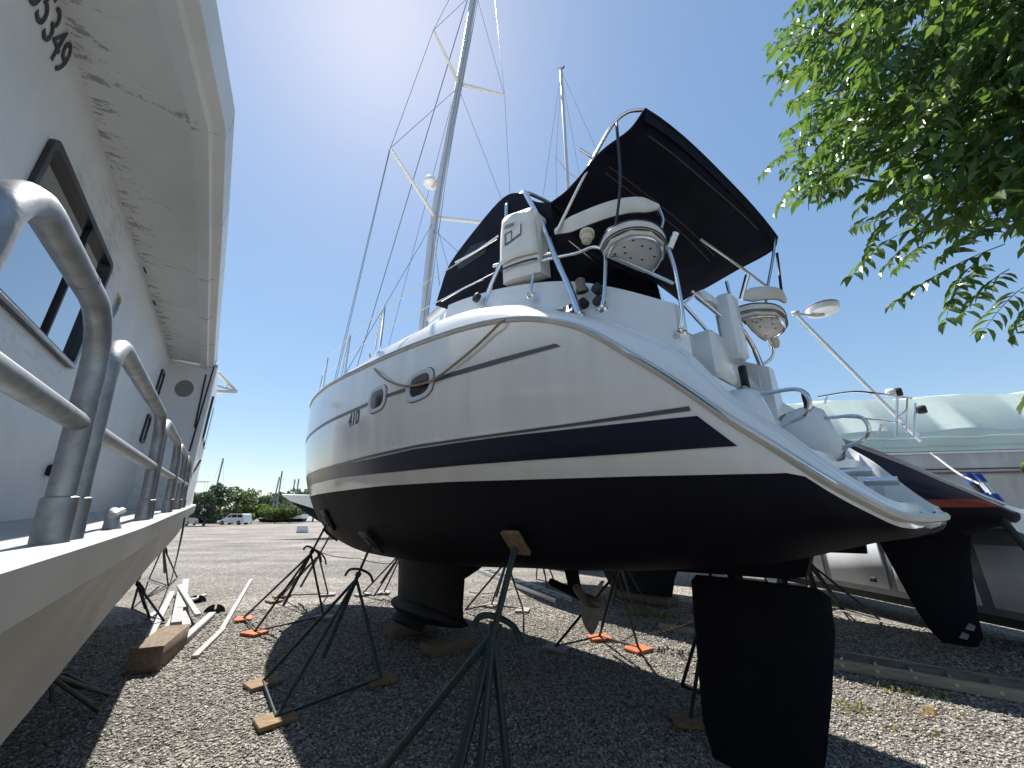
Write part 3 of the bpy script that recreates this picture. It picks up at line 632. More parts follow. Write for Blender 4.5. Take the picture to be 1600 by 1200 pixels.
# ---- dodger
dp = [Y(u, v, 1.02) for u, v in ((682, 478), (690, 452), (705, 412), (750, 352), (788, 310), (815, 303), (838, 316), (862, 318))]
DP = cat_rom(dp, 4); R = []
for p in DP:
    r = []
    for t in np.linspace(0, 1, 13):
        y = 1.02*(1-2*t); r.append(np.array([p[0]+.25*math.sin(math.pi*t), y, p[2]+.14*math.sin(math.pi*t)**.7]))
    R.append(r)
dg_ = obj('spray_dodger', MB().grid(R), M_CANVAS, sail, auto=80); dg_.modifiers.new('t', 'SOLIDIFY').thickness = .012
A_ = R[-1]; B_ = [CANOPY[-1][int(round(k*14/12))] for k in range(13)]
obj('connector_panel', MB().grid([[a*(1-t)+np.asarray(b)*t for a, b in zip(A_, B_)] for t in (0, .33, .66, 1)]), M_CANVAS, dg_, auto=80)
low = [Y(u, v, 1.03) for u, v in ((700, 478), (760, 458), (830, 447), (880, 444))]
side = [np.array(p) for p in DP]+[low[3], low[2], low[1], low[0]]
for sg in (1, -1):
    obj('dodger_side', MB().prism([(p[0], sg*1.025, p[2]) for p in side], (0, sg*.012, 0)), M_CANVAS, dg_, smooth=False)
wn = [Y(u, v, 1.045) for u, v in ((714, 415), (735, 385), (758, 375), (764, 382), (758, 396), (718, 422))]
obj('dodger_window', MB().prism([(p[0], 1.040, p[2]) for p in wn], (0, .006, 0)), mat('clear_vinyl', (.012, .012, .014), .35, spec=.25), dg_, smooth=False)
tube_part('dodger_bow', [Y(712, 410, 1.06), Y(745, 392, 1.06), Y(780, 368, 1.1)], .014, k=0)
tube_part('grab_rail', [Y(690, 470, 1.12), Y(722, 452, 1.12), Y(756, 436, 1.13)], .0135)
# ---- canvas sling bag on the arch
c0 = [Y(790, 350, 1.22), Y(838, 330, 1.20), Y(846, 425, 1.18), Y(786, 444, 1.2)]
tl, tr, br, bl_ = c0; nrm = np.cross(tr-tl, bl_-tl); nrm /= np.linalg.norm(nrm)
if nrm[1] < 0: nrm = -nrm
def bagp(a, b, o=0.0): return (tl*(1-a)+tr*a)*(1-b)+(bl_*(1-a)+br*a)*b+nrm*o
bag = thing('rescue_sling_bag', 'white rescue sling bag with printed instructions strapped to the stainless arch', 'bag', SB.tw((tl+br)/2), SB.rot)
off = (tl+br)/2
R = [[bagp(a, b, .03*math.sin(math.pi*a)**.5+.006*math.sin(9*a+5*b)+.02*math.sin(3*b)) for a in np.linspace(0, 1, 9)] for b in np.linspace(0, 1, 11)]
R2 = [[bagp(a, b, -.13) for a in np.linspace(0, 1, 9)] for b in np.linspace(.02, 1, 11)]
mb = MB().grid(R).grid(R2); mb.grid([[R[i][0] for i in range(11)], [R2[i][0] for i in range(11)]]).grid([[R[i][-1] for i in range(11)], [R2[i][-1] for i in range(11)]]).grid([R[0], R2[0]]).grid([R[-1], R2[-1]])
obj('bag_body', mb, M_VINYL, bag, off=off)
R = [[bagp(a, b, .042+.03*math.sin(math.pi*a)**.5+.008*math.sin(7*a+6*b)) for a in np.linspace(-.03, 1.02, 9)] for b in np.linspace(-.03, .72, 9)]
fl = obj('flap', MB().grid(R), M_VINYL, bag, off=off); fl.modifiers.new('t', 'SOLIDIFY').thickness = .006
pr_ = MB()
for a0, a1, b0, b1 in ((.16, .19, .27, .45), (.36, .385, .24, .42), (.66, .69, .2, .36), (.16, .69, .43, .455), (.16, .38, .27, .285)):
    pr_.grid([[bagp(a, b-(.12*(a-.16) if b1-b0 < .05 else 0), .05+.03*math.sin(math.pi*a)**.5+.008*math.sin(7*a+6*b)) for a in np.linspace(a0, a1, 5)] for b in np.linspace(b0, b1, 5)])
obj('printed_diagram', pr_, M_TEXT, bag, off=off)
me = text_mesh('LIFESLING', .052, .001, 'lettering'); me.materials.append(M_TEXT); o = bpy.data.objects.new('lettering', me); col.objects.link(o); o.parent = bag
tx = Vector(tr-tl).normalized(); nv = Vector(nrm); uv = nv.cross(tx)
if uv.z < 0: uv = -uv
o.matrix_local = Matrix.Translation(Vector(bagp(.16, .19, .082)-off))@Matrix((tx, uv, nv)).transposed().to_4x4()@Matrix.Diagonal((.62, 1.1, 1, 1))
obj('bag_strap', MB().grid([[bagp(a, .80, .04+.03*math.sin(math.pi*a)**.5) for a in np.linspace(0, 1, 9)], [bagp(a, .835, .04+.03*math.sin(math.pi*a)**.5) for a in np.linspace(0, 1, 9)]]), M_BLACK, bag, off=off)
# ---- mooring rope drooping over the side
rp_px = [(884, 489), (863, 491), (813, 491), (790, 503), (768, 524), (740, 550), (693, 587), (667, 600), (640, 604), (613, 597), (592, 581), (582, 567), (580, 556)]
P = []
for u, v in rp_px:
    h_ = hit(u, v); e = onoff(u, v, -.03)
    if h_ is None or e[2] > hzs(e[0])-.02:
        pz = onoff(u, v, .16); P.append(pz+np.array([0, .02, .02]))
    else: P.append(h_+np.array([0, .03, 0]))
pw = [SB.tw(p) for p in cat_rom(P, 6)]
tag(obj('mooring_rope', MB().tube(pw, .0115, 8), M_ROPE), 'tan rope looped from the stern cleat down over the white topsides', 'rope')
# ================================================================== WORK BOAT ON THE LEFT
LB = Frame(0, 0, -35.7)                  # x along the vessel towards her bow, y to the left, camera at (0, 0)
LO = np.array([5.0, 1.6, 0.0])
wb = thing('work_boat', 'large white work boat with galvanised deck rail and overhanging upper deck', 'work boat', LB.tw(LO), LB.rot)
WW, ZD, ZSF = .975, CAMZ-.085, CAMZ+2.07
eA = [-5, 0, 2, 4, 5.5, 8, 10, 11.5, 12.6, 13.3]; eW = [.21, .235, .262, .30, .33, .38, .42, .75, 1.35, 2.6]; eD = [-.12, -.093, -.068, -.012, .03, .105, .165, .21, .24, .26]
cA = [-5, 0, 2.5, 3.9, 5.5, 8, 10, 11.2, 12.3, 13.3]; cW = [.55, .50, .50, .50, .50, .46, .46, .82, 1.45, 2.6]; cD = [-.95, -.9, -.81, -.665, -.53, -.25, .02, .10, .15, .2]
def ed(a): return np.array([a, pch(a, eA, eW), CAMZ+pch(a, eA, eD)])
def ch(a): return np.array([a, pch(a, cA, cW), CAMZ+pch(a, cA, cD)])
AA = np.concatenate([np.linspace(-5, 10, 61), np.linspace(10.15, 13.3, 22)])
hm = MB(); R = []
for a in AA:
    e, c = ed(a), ch(a); r = [e+np.array([0, 0, .0]), e+np.array([0, .004, -.10])]
    for t in np.linspace(.1, 1, 8): r.append(e*(1-t)+c*t+np.array([0, .05*math.sin(math.pi*t), -.02*(1-t)]))
    kz = CAMZ-1.25+max(0, (a-7)/6.3)*1.2
    r += [np.array([a, min(2.6, c[1]+.06), c[2]-.05]), np.array([a, (c[1]+2.6)/2, min(c[2]-.06, (c[2]+kz)/2)]), np.array([a, 2.6, min(kz, c[2]-.05)])]
    R.append(r)
hm.grid(R); obj('hull', hm, M_WHULL, wb, off=LO, auto=30)
# far side, plain mirrored shell so that the vessel is closed
hm = MB().grid([[(2*np.array([0, 2.6, 0])+p*np.array([1, -1, 1])) for p in r] for r in R]); obj('hull', hm, M_WHULL, wb, off=LO, auto=30)
# deck with raised edge
dm = MB().grid([[ed(a), ed(a)+np.array([0, .03, .012]), ed(a)+np.array([0, .10, .008]), ed(a)+np.array([0, .115, -.012]), np.array([a, max(2.6, 0), ed(a)[2]-.012])] for a in AA]); obj('side_deck', dm, wall_mat('worn_deck', (.38, .40, .41), (.28, .25, .21), .7), wb, off=LO, auto=30)
# house side with window opening
W0, W1, WZ0, WZ1 = 2.34, 3.56, CAMZ+.895, CAMZ+1.68
BH = 6.9                                  # bulkhead position
xs = [-4, W0, W1, BH]; zs = [ZD-.02, WZ0, WZ1, ZSF]; wm = MB()
for i in range(3):
    for k in range(3):
        if i == 1 and k == 1: continue
        wm.add([(xs[i], WW, zs[k]), (xs[i+1], WW, zs[k]), (xs[i+1], WW, zs[k+1]), (xs[i], WW, zs[k+1])], [(0, 1, 2, 3)])
wall = obj('house_side', wm, M_WALL, wb, smooth=False, off=LO)
obj('house_core', MB().box(((BH-4)/2, 2.6, (ZD+ZSF)/2), (BH+4, 2*(2.6-WW)-.16, ZSF-ZD-.02)), M_WALL, wb, smooth=False, off=LO)
# weld seams on the wall, base coving
obj('coving', MB().tube([(-4, WW-.005, ZD+.02), (BH, WW-.005, ZD+.02)], .022, 6), M_WALL, wb, off=LO)
def wp(u, v, off=0.0): p = LB.y(u, v, WW); p[1] -= off; return p
# window
def rrect(x0, x1, z0, z1, y, r, n=5):
    P = []
    for cx, cz, a0 in ((x1-r, z1-r, 0), (x0+r, z1-r, 90), (x0+r, z0+r, 180), (x1-r, z0+r, 270)):
        for i in range(n+1): a = math.radians(a0+90*i/n); P.append(np.array([cx+r*math.cos(a), y, cz+r*math.sin(a)]))
    return P
def framed(x0, x1, z0, z1, wd, r, name='window', mull=None, glass=M_GLASSW):
    A, B = rrect(x0-wd*.3, x1+wd*.3, z0-wd*.3, z1+wd*.3, WW-.001, r), rrect(x0-wd*.3, x1+wd*.3, z0-wd*.3, z1+wd*.3, WW-.022, r)
    C, D = rrect(x0+wd*.8, x1-wd*.8, z0+wd*.8, z1-wd*.8, WW-.022, r*.6), rrect(x0+wd*.8, x1-wd*.8, z0+wd*.8, z1-wd*.8, WW+.012, r*.6)
    f = obj(name, MB().grid([A, B, C, D], True), mat('window_frame', (.055, .058, .062), .3, metal=.6), wb, off=LO, auto=30)
    spl = [x0+wd*.5]+([mull] if mull else [])+[x1-wd*.5]
    for i in range(len(spl)-1):
        y = WW+.012+.012*i*0
        obj('pane', MB().add([(spl[i], y, z0), (spl[i+1], y, z0), (spl[i+1], y, z1), (spl[i], y, z1)], [(0, 1, 2, 3)]), glass, f, smooth=False, off=LO)
    if mull: obj('mullion', MB().box((mull, WW+.004, (z0+z1)/2), (.022, .016, z1-z0-.06)), M_BLACK, f, off=LO)
    return f
framed(W0, W1, WZ0, WZ1, .034, .06, mull=W0+.61*(W1-W0))
obj('window_rail', MB().box(((W0+W1)/2, WW-.018, WZ0+.004), (W1-W0-.02, .03, .022), bev=.004), M_ALU, wb, off=LO)
for u, v, du, dv in ((247, 603, 6, 22), (226, 670, 6, 20)):
    p = wp(u, v); t, d = wp(u+dv*.32, v-dv), wp(u-dv*.32, v+dv); hw = .12
    framed(p[0]-hw, p[0]+hw, d[2], t[2], .03, .035, glass=M_GLASSD)
# soffit / upper deck overhang
sof = [(-4.0, WW+.02), (-4.0, 1.0), (-1.2, .90), (1.6, .48), (2.25, .383), (3.4, .40), (6.43, .48), (BH, .49), (BH, WW+.02)]
sm = MB().prism([(a, y, ZSF) for a, y in sof], (0, 0, .10)); obj('soffit', sm, M_SOFFIT, wb, smooth=False, off=LO)
edge = [(-4.0, 1.0), (-1.2, .90), (1.6, .48), (2.25, .383), (3.4, .40), (6.43, .48), (BH+.2, .49)]
fm = MB()
def inw(i, d):
    a = np.array(edge[max(i-1, 0)]); c = np.array(edge[min(i+1, len(edge)-1)]); t = (c-a)/np.linalg.norm(c-a); nn_ = np.array([-t[1], t[0]]); return np.array(edge[i])+nn_*d
rows = []
for d, z in ((.16, ZSF-.001), (.15, ZSF-.05), (.07, ZSF-.055), (.06, ZSF-.02), (.0, ZSF-.01), (-.01, ZSF+.16), (.02, ZSF+.17), (.03, ZSF+.0)):
    rows.append([(*inw(i, d), z) for i in range(len(edge))])
obj('fascia', MB().grid(rows), M_SOFFIT, wb, off=LO, auto=25)
for t in (1.1, 2.2, 3.1, 4.0, 4.9, 5.8): obj('weld_bead', MB().tube([(t, WW, ZSF-.002), (t+.05, .58+.02*t, ZSF-.002)], .006, 5), M_SOFFIT, wb, off=LO)
for u, v in ((224, 417), (239, 469)):
    p = LB.z(u, v, ZSF-.004); obj('cable_clip', MB().tube(cat_rom([p, p+np.array([.02, -.02, -.03]), p+np.array([.05, -.02, -.03]), p+np.array([.07, 0, 0])], 4), .005, 5), M_DSTEEL, wb, off=LO)
# bulkhead with oval vent and wheelhouse forward of it
bz0 = ZD+.0; pts = [(BH, WW, bz0), (BH, .42, bz0+.08), (BH, .46, ZSF-.03), (BH, WW, ZSF)]
obj('bulkhead', MB().prism(pts, (.05, 0, 0)), M_WALL, wb, smooth=False, off=LO)
p = LB.x(288, 607, BH-.004); R = [[np.array([BH-d, p[1]+.10*k*math.cos(a), p[2]+.12*k*math.sin(a)]) for a in np.linspace(0, 2*math.pi, 25)[:-1]] for d, k in ((.001, 1.03), (.006, 1.02), (.006, 1.0), (.003, .98))]
mb = MB().grid(R, True); mb.add(R[-1], [tuple(range(24))]); obj('vent_cover', mb, mat('vent_grey', (.22, .22, .20), .6), wb, off=LO)
R = []
for a in np.linspace(BH+.05, 11.4, 16):
    y = pch(a, eA, eW); t = (a-BH)/(11.4-BH); zt = ZSF+.05-1.1*max(0, t-.45)/.55; R.append([(a, y+.06, ed(a)[2]-.02), (a, y+.07+.3*max(0, t-.5), (ed(a)[2]+zt)/2), (a, y+.09+.6*max(0, t-.5), zt), (a, 2.6, zt+.1)])
obj('wheelhouse', MB().grid(R), M_WALL, wb, off=LO, auto=30)
for a0, a1 in ((7.3, 7.9), (8.15, 8.75)):
    P = [(a0, pch(a0, eA, eW)+.045, ZSF-1.0), (a1, pch(a1, eA, eW)+.045, ZSF-.98), (a1, pch(a1, eA, eW)+.05, ZSF-.35), (a0, pch(a0, eA, eW)+.05, ZSF-.35)]
    obj('wheelhouse_window', MB().prism(P, (0, .03, 0)), M_GLASSD, wb, smooth=False, off=LO)
# upper works above the overhang
obj('upper_deck_house', MB().box((3.2, 2.6, ZSF+1.0), (5.0, 2.2, 1.8), bev=.1), M_WALL, wb, off=LO)
# outrigger frame at the bow
p = AD(340, 590, 9.5); 
q = LB.tl(AD(341, 583, 9.2)); r_ = LB.tl(AD(369, 611, 9.6)); s_ = LB.tl(AD(338, 611, 9.2)); s2 = LB.tl(AD(339, 603, 9.2))
ot = MB().tube([q+np.array([0, .25, .05]), q, r_], .035, 8).tube([s_+np.array([0, .25, 0]), s_, r_+np.array([0, 0, -.02])], .028, 8).tube([s2+np.array([0, .25, 0]), s2, r_], .02, 6).tube([(q+r_)/2, (s2+r_)/2], .015, 6).tube([r_, r_+np.array([.2, .3, -.05])], .03, 8)
obj('davit', ot, mat('white_pipe', (.62, .60, .55), .45, var=.2), wb, off=LO)
# cables hanging down the bulkhead
cb = MB()
for (u0, v0), (u1, v1) in (((338, 560), (296, 705)), ((322, 585), (304, 668))):
    cb.tube([LB.x(u0, v0, BH-.03), LB.x(u1, v1, BH-.03)], .010, 6)
obj('cable', cb, M_BLACK, wb, off=LO)
# ---- guard rail of bent galvanised pipe
UPV = np.array([-.03, .07, 1.0]); UPV /= np.linalg.norm(UPV)
def bay(name, A, B, h, r=.027, brace=None):
    u = (B-A); L_ = np.linalg.norm(u); u = u/L_; c = .15; up = UPV
    P = [A, A+up*(h-c)] if brace is None else [A+brace, A+up*(h-c)]
    for q in (15, 30, 45, 60, 75): P.append(A+up*(h-c)+up*c*math.sin(math.radians(q))+u*c*(1-math.cos(math.radians(q))))
    P += [A+up*h+u*c, A+up*h+u*(L_*.5), B+up*h-u*c]
    for q in (15, 30, 45, 60, 75): P.append(B+up*(h-c)+up*c*math.cos(math.radians(q))-u*c*(1-math.sin(math.radians(q))))
    P += [B+up*(h-c), B]
    return obj(name, MB().tube(P, r, 18), M_GALV, wb, off=LO)
RR = .027
def bs_(a): return np.array([a, pch(a, eA, eW)+.065, ed(a)[2]-.01])
for a0, a1, far in ((-1.2, .42, 0), (.80, 1.45, 0), (1.58, 3.02, 0), (3.16, 4.45, 0), (4.58, 5.7, 0), (5.82, 6.7, 1)):
    A, B = bs_(a0), bs_(a1); h = .60
    if a0 == .80:
        K, Q = LB.y(60, 285, A[1]+.04), LB.y(2, 372, A[1]+.03); t_ = (Q[2]-ed(.4)[2])/(K[2]-Q[2]); bs0 = Q+(Q-K)*t_; print('brace', K, Q, bs0)
        bay('guard_rail', A, B, h, brace=bs0-A)
    else: bay('guard_rail', A, B, h)
    obj('mid_rail', MB().tube([(A if a0 != .80 else bs_(.15))+UPV*.31, B+UPV*.31], RR*.86, 14), M_GALV, wb, off=LO)
    for q in ((A, B) if a0 != .80 else (B,)): obj('post_sleeve', MB().lathe(q, UPV, [(-.02, RR*1.25), (.125, RR*1.25), (.128, RR*1.0)], 18), M_GALV, wb, off=LO)
    m = A+(B-A)*.62+UPV*h; u = (B-A)/np.linalg.norm(B-A); obj('pipe_collar', MB().tube([m-u*.005, m+u*.005], RR*1.05, 16), M_GALV, wb, off=LO)
# cleat on deck edge, door dog on the wall
p = ed(2.15)+np.array([0, .06, .0]); obj('deck_cleat', MB().lathe(p, (.1, .2, 1), [(0, .03), (.04, .022), (.075, .026), (.085, .018), (.09, 0)], 12).tube([p+np.array([-.07, 0, .06]), p+np.array([.07, 0, .075])], [.012, .016], 8), M_GALV, wb, off=LO)
p = wp(75, 735); obj('door_dog', MB().box(p+np.array([0, -.02, 0]), (.10, .04, .075), bev=.012).tube([p+np.array([.0, -.05, .02]), p+np.array([.02, -.055, .10])], .010, 8).lathe(p+np.array([.03, -.035, -.005]), (0.2, -1, 0), [(0, .03), (.02, .03), (.025, .02), (.03, 0)], 14), mat('black_fitting', (.02, .022, .028), .25, metal=.5), wb, off=LO)
# ---- lettering and emblem
def on_wall_text(body, p0, size, sx, m, name, off=.004, slant=0):
    me = text_mesh(body, size, .0012, name); me.materials.append(m); o = bpy.data.objects.new(name, me); col.objects.link(o); o.parent = wb
    o.matrix_local = Matrix.Translation(Vector(p0-LO)+Vector((0, -off, 0)))@Matrix(((1, 0, 0), (0, 0, -1), (0, 1, 0))).to_4x4()@Matrix.Diagonal((sx, 1, 1, 1)); return o
a, b = wp(38, -10), wp(92, 128); H_ = .27; print('num', np.round(a, 2), np.round(b, 2))
on_wall_text('05349', np.array([a[0], WW, b[2]+.0]), H_, (b[0]-a[0]+.03)/(H_*.56*5), M_TEXT, 'registration_number')
p = wp(180, 480); 
def shield(k, y, half=None):
    P = []
    for x, z in ((-1, 1), (-.4, 1.08), (0, 1.16), (.4, 1.08), (1, 1), (.98, .2), (.8, -.4), (.45, -.85), (0, -1.15), (-.45, -.85), (-.8, -.4), (-.98, .2)):
        P.append((p[0]+x*.075*k, y, p[2]+z*.105*k))
    return P
em = obj('emblem', MB().prism(shield(1, WW-.002), (0, -.003, 0)), mat('emblem_white', (.75, .76, .8), .4), wb, smooth=False, off=LO)
S_ = shield(.86, WW-.0062); obj('emblem_sky', MB().add([S_[i] for i in (0, 1, 2, 3, 4, 5, 11)], [(0, 1, 2, 3, 4, 5, 6)]), mat('emblem_gold', (.62, .42, .10), .5, var=.3, vscale=30), em, smooth=False, off=LO)
obj('emblem_water', MB().add([S_[i] for i in (11, 5, 6, 7, 8, 9, 10)], [(0, 1, 2, 3, 4, 5, 6)]), mat('emblem_blue', (.16, .24, .48), .5, var=.3, vscale=30), em, smooth=False, off=LO)
bx, bz_ = p[0], p[2]; y = WW-.0075
obj('emblem_bird', MB().add([(bx-.05, y, bz_+.06), (bx-.01, y, bz_+.02), (bx+.0, y, bz_-.05), (bx+.02, y, bz_+.02), (bx+.055, y, bz_+.075), (bx+.01, y, bz_+.05), (bx-.005, y, bz_+.08)], [(0, 1, 2, 3, 4, 5, 6)]), M_TEXT, em, smooth=False, off=LO)
a, b = wp(216, 585), wp(232, 632); cz = wp(223, 605)[2]
obj('name_plate', MB().box(((a[0]+b[0])/2, WW-.004, cz), (abs(b[0]-a[0])*1.25, .006, .16)), M_PLATE, wb, off=LO)
on_wall_text('UFER', np.array([a[0]-.02, WW, cz-.045]), .13, (b[0]-a[0])/(.13*.6*4)*1.0, M_GREYT, 'name_lettering', off=.009)
# ================================================================== BOAT STANDS
def stand(feet, top, label, steel=M_DSTEEL, pads=(), short='', group='boat stands', apexf=.62, padn=None, padm=M_WOOD, bars=True, r=.017, padsz=(.26, .34, .04), handle=True):
    feet = [np.asarray(f, float) for f in feet]; top = np.asarray(top, float); c = sum(feet)/len(feet); c[2] = 0
    base = c+np.array([0, 0, .05]); ax = base*(1-apexf)+top*apexf; d = (top-base)/np.linalg.norm(top-base)
    st = thing('boat_stand', label, 'boat stand', c, 0, group)
    fz = [f+np.array([0, 0, .045]) for f in feet]
    for f in fz:
        e = (f-ax); e = e/np.linalg.norm(e); obj('leg', MB().tube([ax, f], r, 8), steel, st, off=c)
    obj('post', MB().tube([base*.75+ax*.25, ax+d*.05], r*1.35, 10).tube([ax+d*.03, ax+d*.07], r*1.9, 10), steel, st, off=c)
    obj('screw', MB().tube([ax+d*.02, top-d*.03], r*.95, 8), steel, st, off=c)
    if bars:
        for i in range(len(fz)-1): obj('base_bar', MB().tube([fz[i], fz[i+1]], r*.75, 6), steel, st, off=c)
    if handle:
        s_ = np.cross(d, [0, 1, .2]); s_ /= np.linalg.norm(s_); h0 = ax+d*.10; dn = np.array([0, 0, -1])
        obj('handle', MB().tube(cat_rom([h0-s_*.17+dn*.10, h0-s_*.13+dn*.03, h0-s_*.05, h0+s_*.05, h0+s_*.13+dn*.03, h0+s_*.17+dn*.10], 4), r*.85, 7), steel, st, off=c)
    nrm = d if padn is None else np.asarray(padn, float)/np.linalg.norm(padn)
    u = np.cross(nrm, [0, 0, 1.0]); u /= np.linalg.norm(u)+1e-9; vv = np.cross(nrm, u); Rm = np.array([u, vv, nrm]).T
    obj('top_pad', MB().box(top-nrm*padsz[2]*.5, padsz, Rm, bev=.004).box(top-nrm*(padsz[2]+.006), (padsz[0]*.5, padsz[1]*.5, .012), Rm), padm, st, off=c)
    for f, m in zip(feet, pads):
        if m is None: continue
        o = obj('plywood_pad', MB().box((0, 0, .02), (.30, .24, .035), np.array(Matrix.Rotation(rng.uniform(0, 3), 3, 'Z')), bev=.004), m)
        o.location = (f[0], f[1], .008)
        nm = {'orange_plywood': 'orange painted', 'plywood': 'bare tan', 'grey_plywood': 'weathered grey'}[m.name]
        tag(o, f'{nm} plywood pad under the {short}', 'plywood pad', 'plywood pads under stand feet')
    return st
def hullw(u, v):
    p = hit(u, v)
    while p is None: u += 3; v -= 1; p = hit(u, v)
    s, z = p[0], p[2]; e = .02
    ds = (HB(s+e, z)-HB(s-e, z))/(2*e); dz = (HB(s, z+e)-HB(s, z-e))/(2*e); n_ = np.array([-ds, 1, -dz]); n_ /= np.linalg.norm(n_)
    return SB.tw(p), SB.F*n_[0]+SB.P*n_[1]+np.array([0, 0, n_[2]])
def hl(s, y, sg=-1):                      # point and outward normal on the bottom at station s, half breadth y
    zz = np.linspace(hzk(s), hzs(s), 300); z = zz[np.argmin([abs(HB(s, q)-y) for q in zz])]; e = .02
    ds = (HB(s+e, z)-HB(s-e, z))/(2*e); dz = (HB(s, min(z+e, hzs(s)))-HB(s, z-e))/(2*e); n_ = np.array([-ds, 1, -dz]); n_ /= np.linalg.norm(n_)
    p = SB.tw((s, sg*y, z)); return p, SB.F*n_[0]+SB.P*n_[1]*sg+np.array([0, 0, n_[2]])
# near green stand: the hull pad shows, the feet are below the frame
t, nn = hullw(812, 838); t = t+nn*.045
cA_ = np.array([t[0]-.45, t[1]-.62, 0]); print('near stand top', t, nn)
fa = [G(560, 1262), G(690, 1330), G(738, 1340), G(800, 1290)]
stand(fa, t+nn*.0, 'green steel boat stand propping the port quarter ahead of the rudder', M_GREEN, (), padn=-nn, r=.025, bars=False, apexf=.60, padsz=(.17, .22, .035), handle=True)
t, nn = hullw(585, 842); t = t+nn*.03
stand([G(410, 1072), G(430, 1130), G(595, 1067)], t, 'dark green steel stand beside the keel, on three wooden pads', short='dark green stand beside the keel', steel=M_GREEN, pads=(M_WOOD, M_WOOD, M_WOOD), padn=-nn, padm=M_BLACK, apexf=.70)
t, nn = hullw(514, 812)
stand([G(380, 970), G(397, 992), G(505, 967)], t, 'dark steel stand under the port bow with two orange pads', short='stand at the port bow', steel=M_DSTEEL, pads=(M_ORANGE, M_ORANGE, M_GREYW), padn=-nn, padm=M_BLACK, apexf=.68)
t, nn = hl(7.6, .75, 1)
stand([G(428, 941), G(440, 934), G(512, 931)], t, 'dark steel stand under the bow, behind the one with orange pads', short='stand farthest under the bow', steel=M_DSTEEL, pads=(M_WOOD, M_WOOD, M_GREYW), padn=-nn, padm=M_BLACK, apexf=.68)
t, nn = hl(7.4, .95, -1)
stand([G(566, 931), G(584, 935), G(600, 928)], t, 'dark steel stand under the starboard bow', short='starboard bow stand', steel=M_DSTEEL, pads=(M_GREYW, None, M_GREYW), padn=-nn, padm=M_BLACK, apexf=.66)
t, nn = hl(4.7, 1.1, -1)
stand([G(727, 957), G(768, 948), G(817, 956)], t, 'dark steel stand abaft the keel on the far side', short='stand abaft the keel', steel=M_DSTEEL, pads=(None, M_GREYW, M_GREYW), padn=-nn, padm=M_WOOD, apexf=.7)
t, nn = hl(2.6, 1.0, -1)
stand([G(868, 1016), G(937, 1000), G(998, 1018)], t, 'dark steel stand behind the propeller with two orange pads', short='stand behind the propeller', steel=M_DSTEEL, pads=(M_GREYW, M_ORANGE, M_ORANGE), padn=-nn, padm=M_WOOD, apexf=.72)
t, nn = hl(1.5, .75, -1); f0 = G(1080, 1132)
stand([f0, f0+np.array([.5, .2, 0]), f0+np.array([.2, .65, 0])], t, 'dark steel stand hidden mostly behind the rudder', short='stand hidden by the rudder', steel=M_DSTEEL, pads=(M_WOOD, None, None), padn=-nn, padm=M_WOOD, apexf=.72)
# chain between the stands under the yacht
def chain(pts, label, sag=.06, r=.0045, ln=.042):
    P = []
    for a, b in zip(pts[:-1], pts[1:]):
        a, b = np.asarray(a, float), np.asarray(b, float)
        for t in np.linspace(0, 1, 12)[:-1]: P.append(a+(b-a)*t-np.array([0, 0, sag*4*t*(1-t)]))
    P.append(np.asarray(pts[-1], float)); P = np.array(P); seg = np.r_[0, np.cumsum(np.linalg.norm(np.diff(P, axis=0), axis=1))]; mb = MB(); k = 0
    for q in np.arange(ln/2, seg[-1], ln*.78):
        c = np.array([np.interp(q, seg, P[:, i]) for i in range(3)]); c2 = np.array([np.interp(min(q+.01, seg[-1]), seg, P[:, i]) for i in range(3)]); t = c2-c
        t = t/(np.linalg.norm(t)+1e-9); s_ = np.cross(t, [0, 0, 1.0]); s_ /= np.linalg.norm(s_)+1e-9; u = np.cross(s_, t); w_ = s_ if k % 2 else u; k += 1
        ring = [c+t*ln*.5*math.cos(a)+w_*ln*.3*math.sin(a) for a in np.linspace(0, 2*math.pi, 9)]; mb.tube(ring, r, 4, False)
    c0 = P[0]; o = tag(obj('chain', mb, M_RUST, off=c0, smooth=False), label, 'chain', 'chains tying the stands together'); o.location = c0; return o
chain([G(733, 925, .35), G(800, 920, .40)], 'rusty chain between keel and the stand abaft it', .05)
chain([G(948, 1002, .06), G(990, 992, .12), G(1082, 972, .42)], 'rusty chain running from orange-padded stand to the rudder stand', .04)
chain([G(498, 862, .55), G(560, 872, .5), G(628, 880, .5)], 'rusty chain strung between the bow stands', .06)
# keel blocks
kb = SB.tw((5.3, 0, 0)); 
for i, (s, z, h, wd) in enumerate(((5.75, 0, .135, .75), (4.75, 0, .135, .70))):
    c = SB.tw((s, 0, z+h/2+.004)); o = obj('keel_block', MB().box((0, 0, 0), (.28, wd, h), bev=.008), M_TIMBER); o.location = c; o.rotation_euler = (0, 0, SB.rot+.05*i)
    tag(o, ['timber block under the forward part of the keel', 'timber block under the after part of the keel'][i], 'timber block', 'timber blocks under the keel')
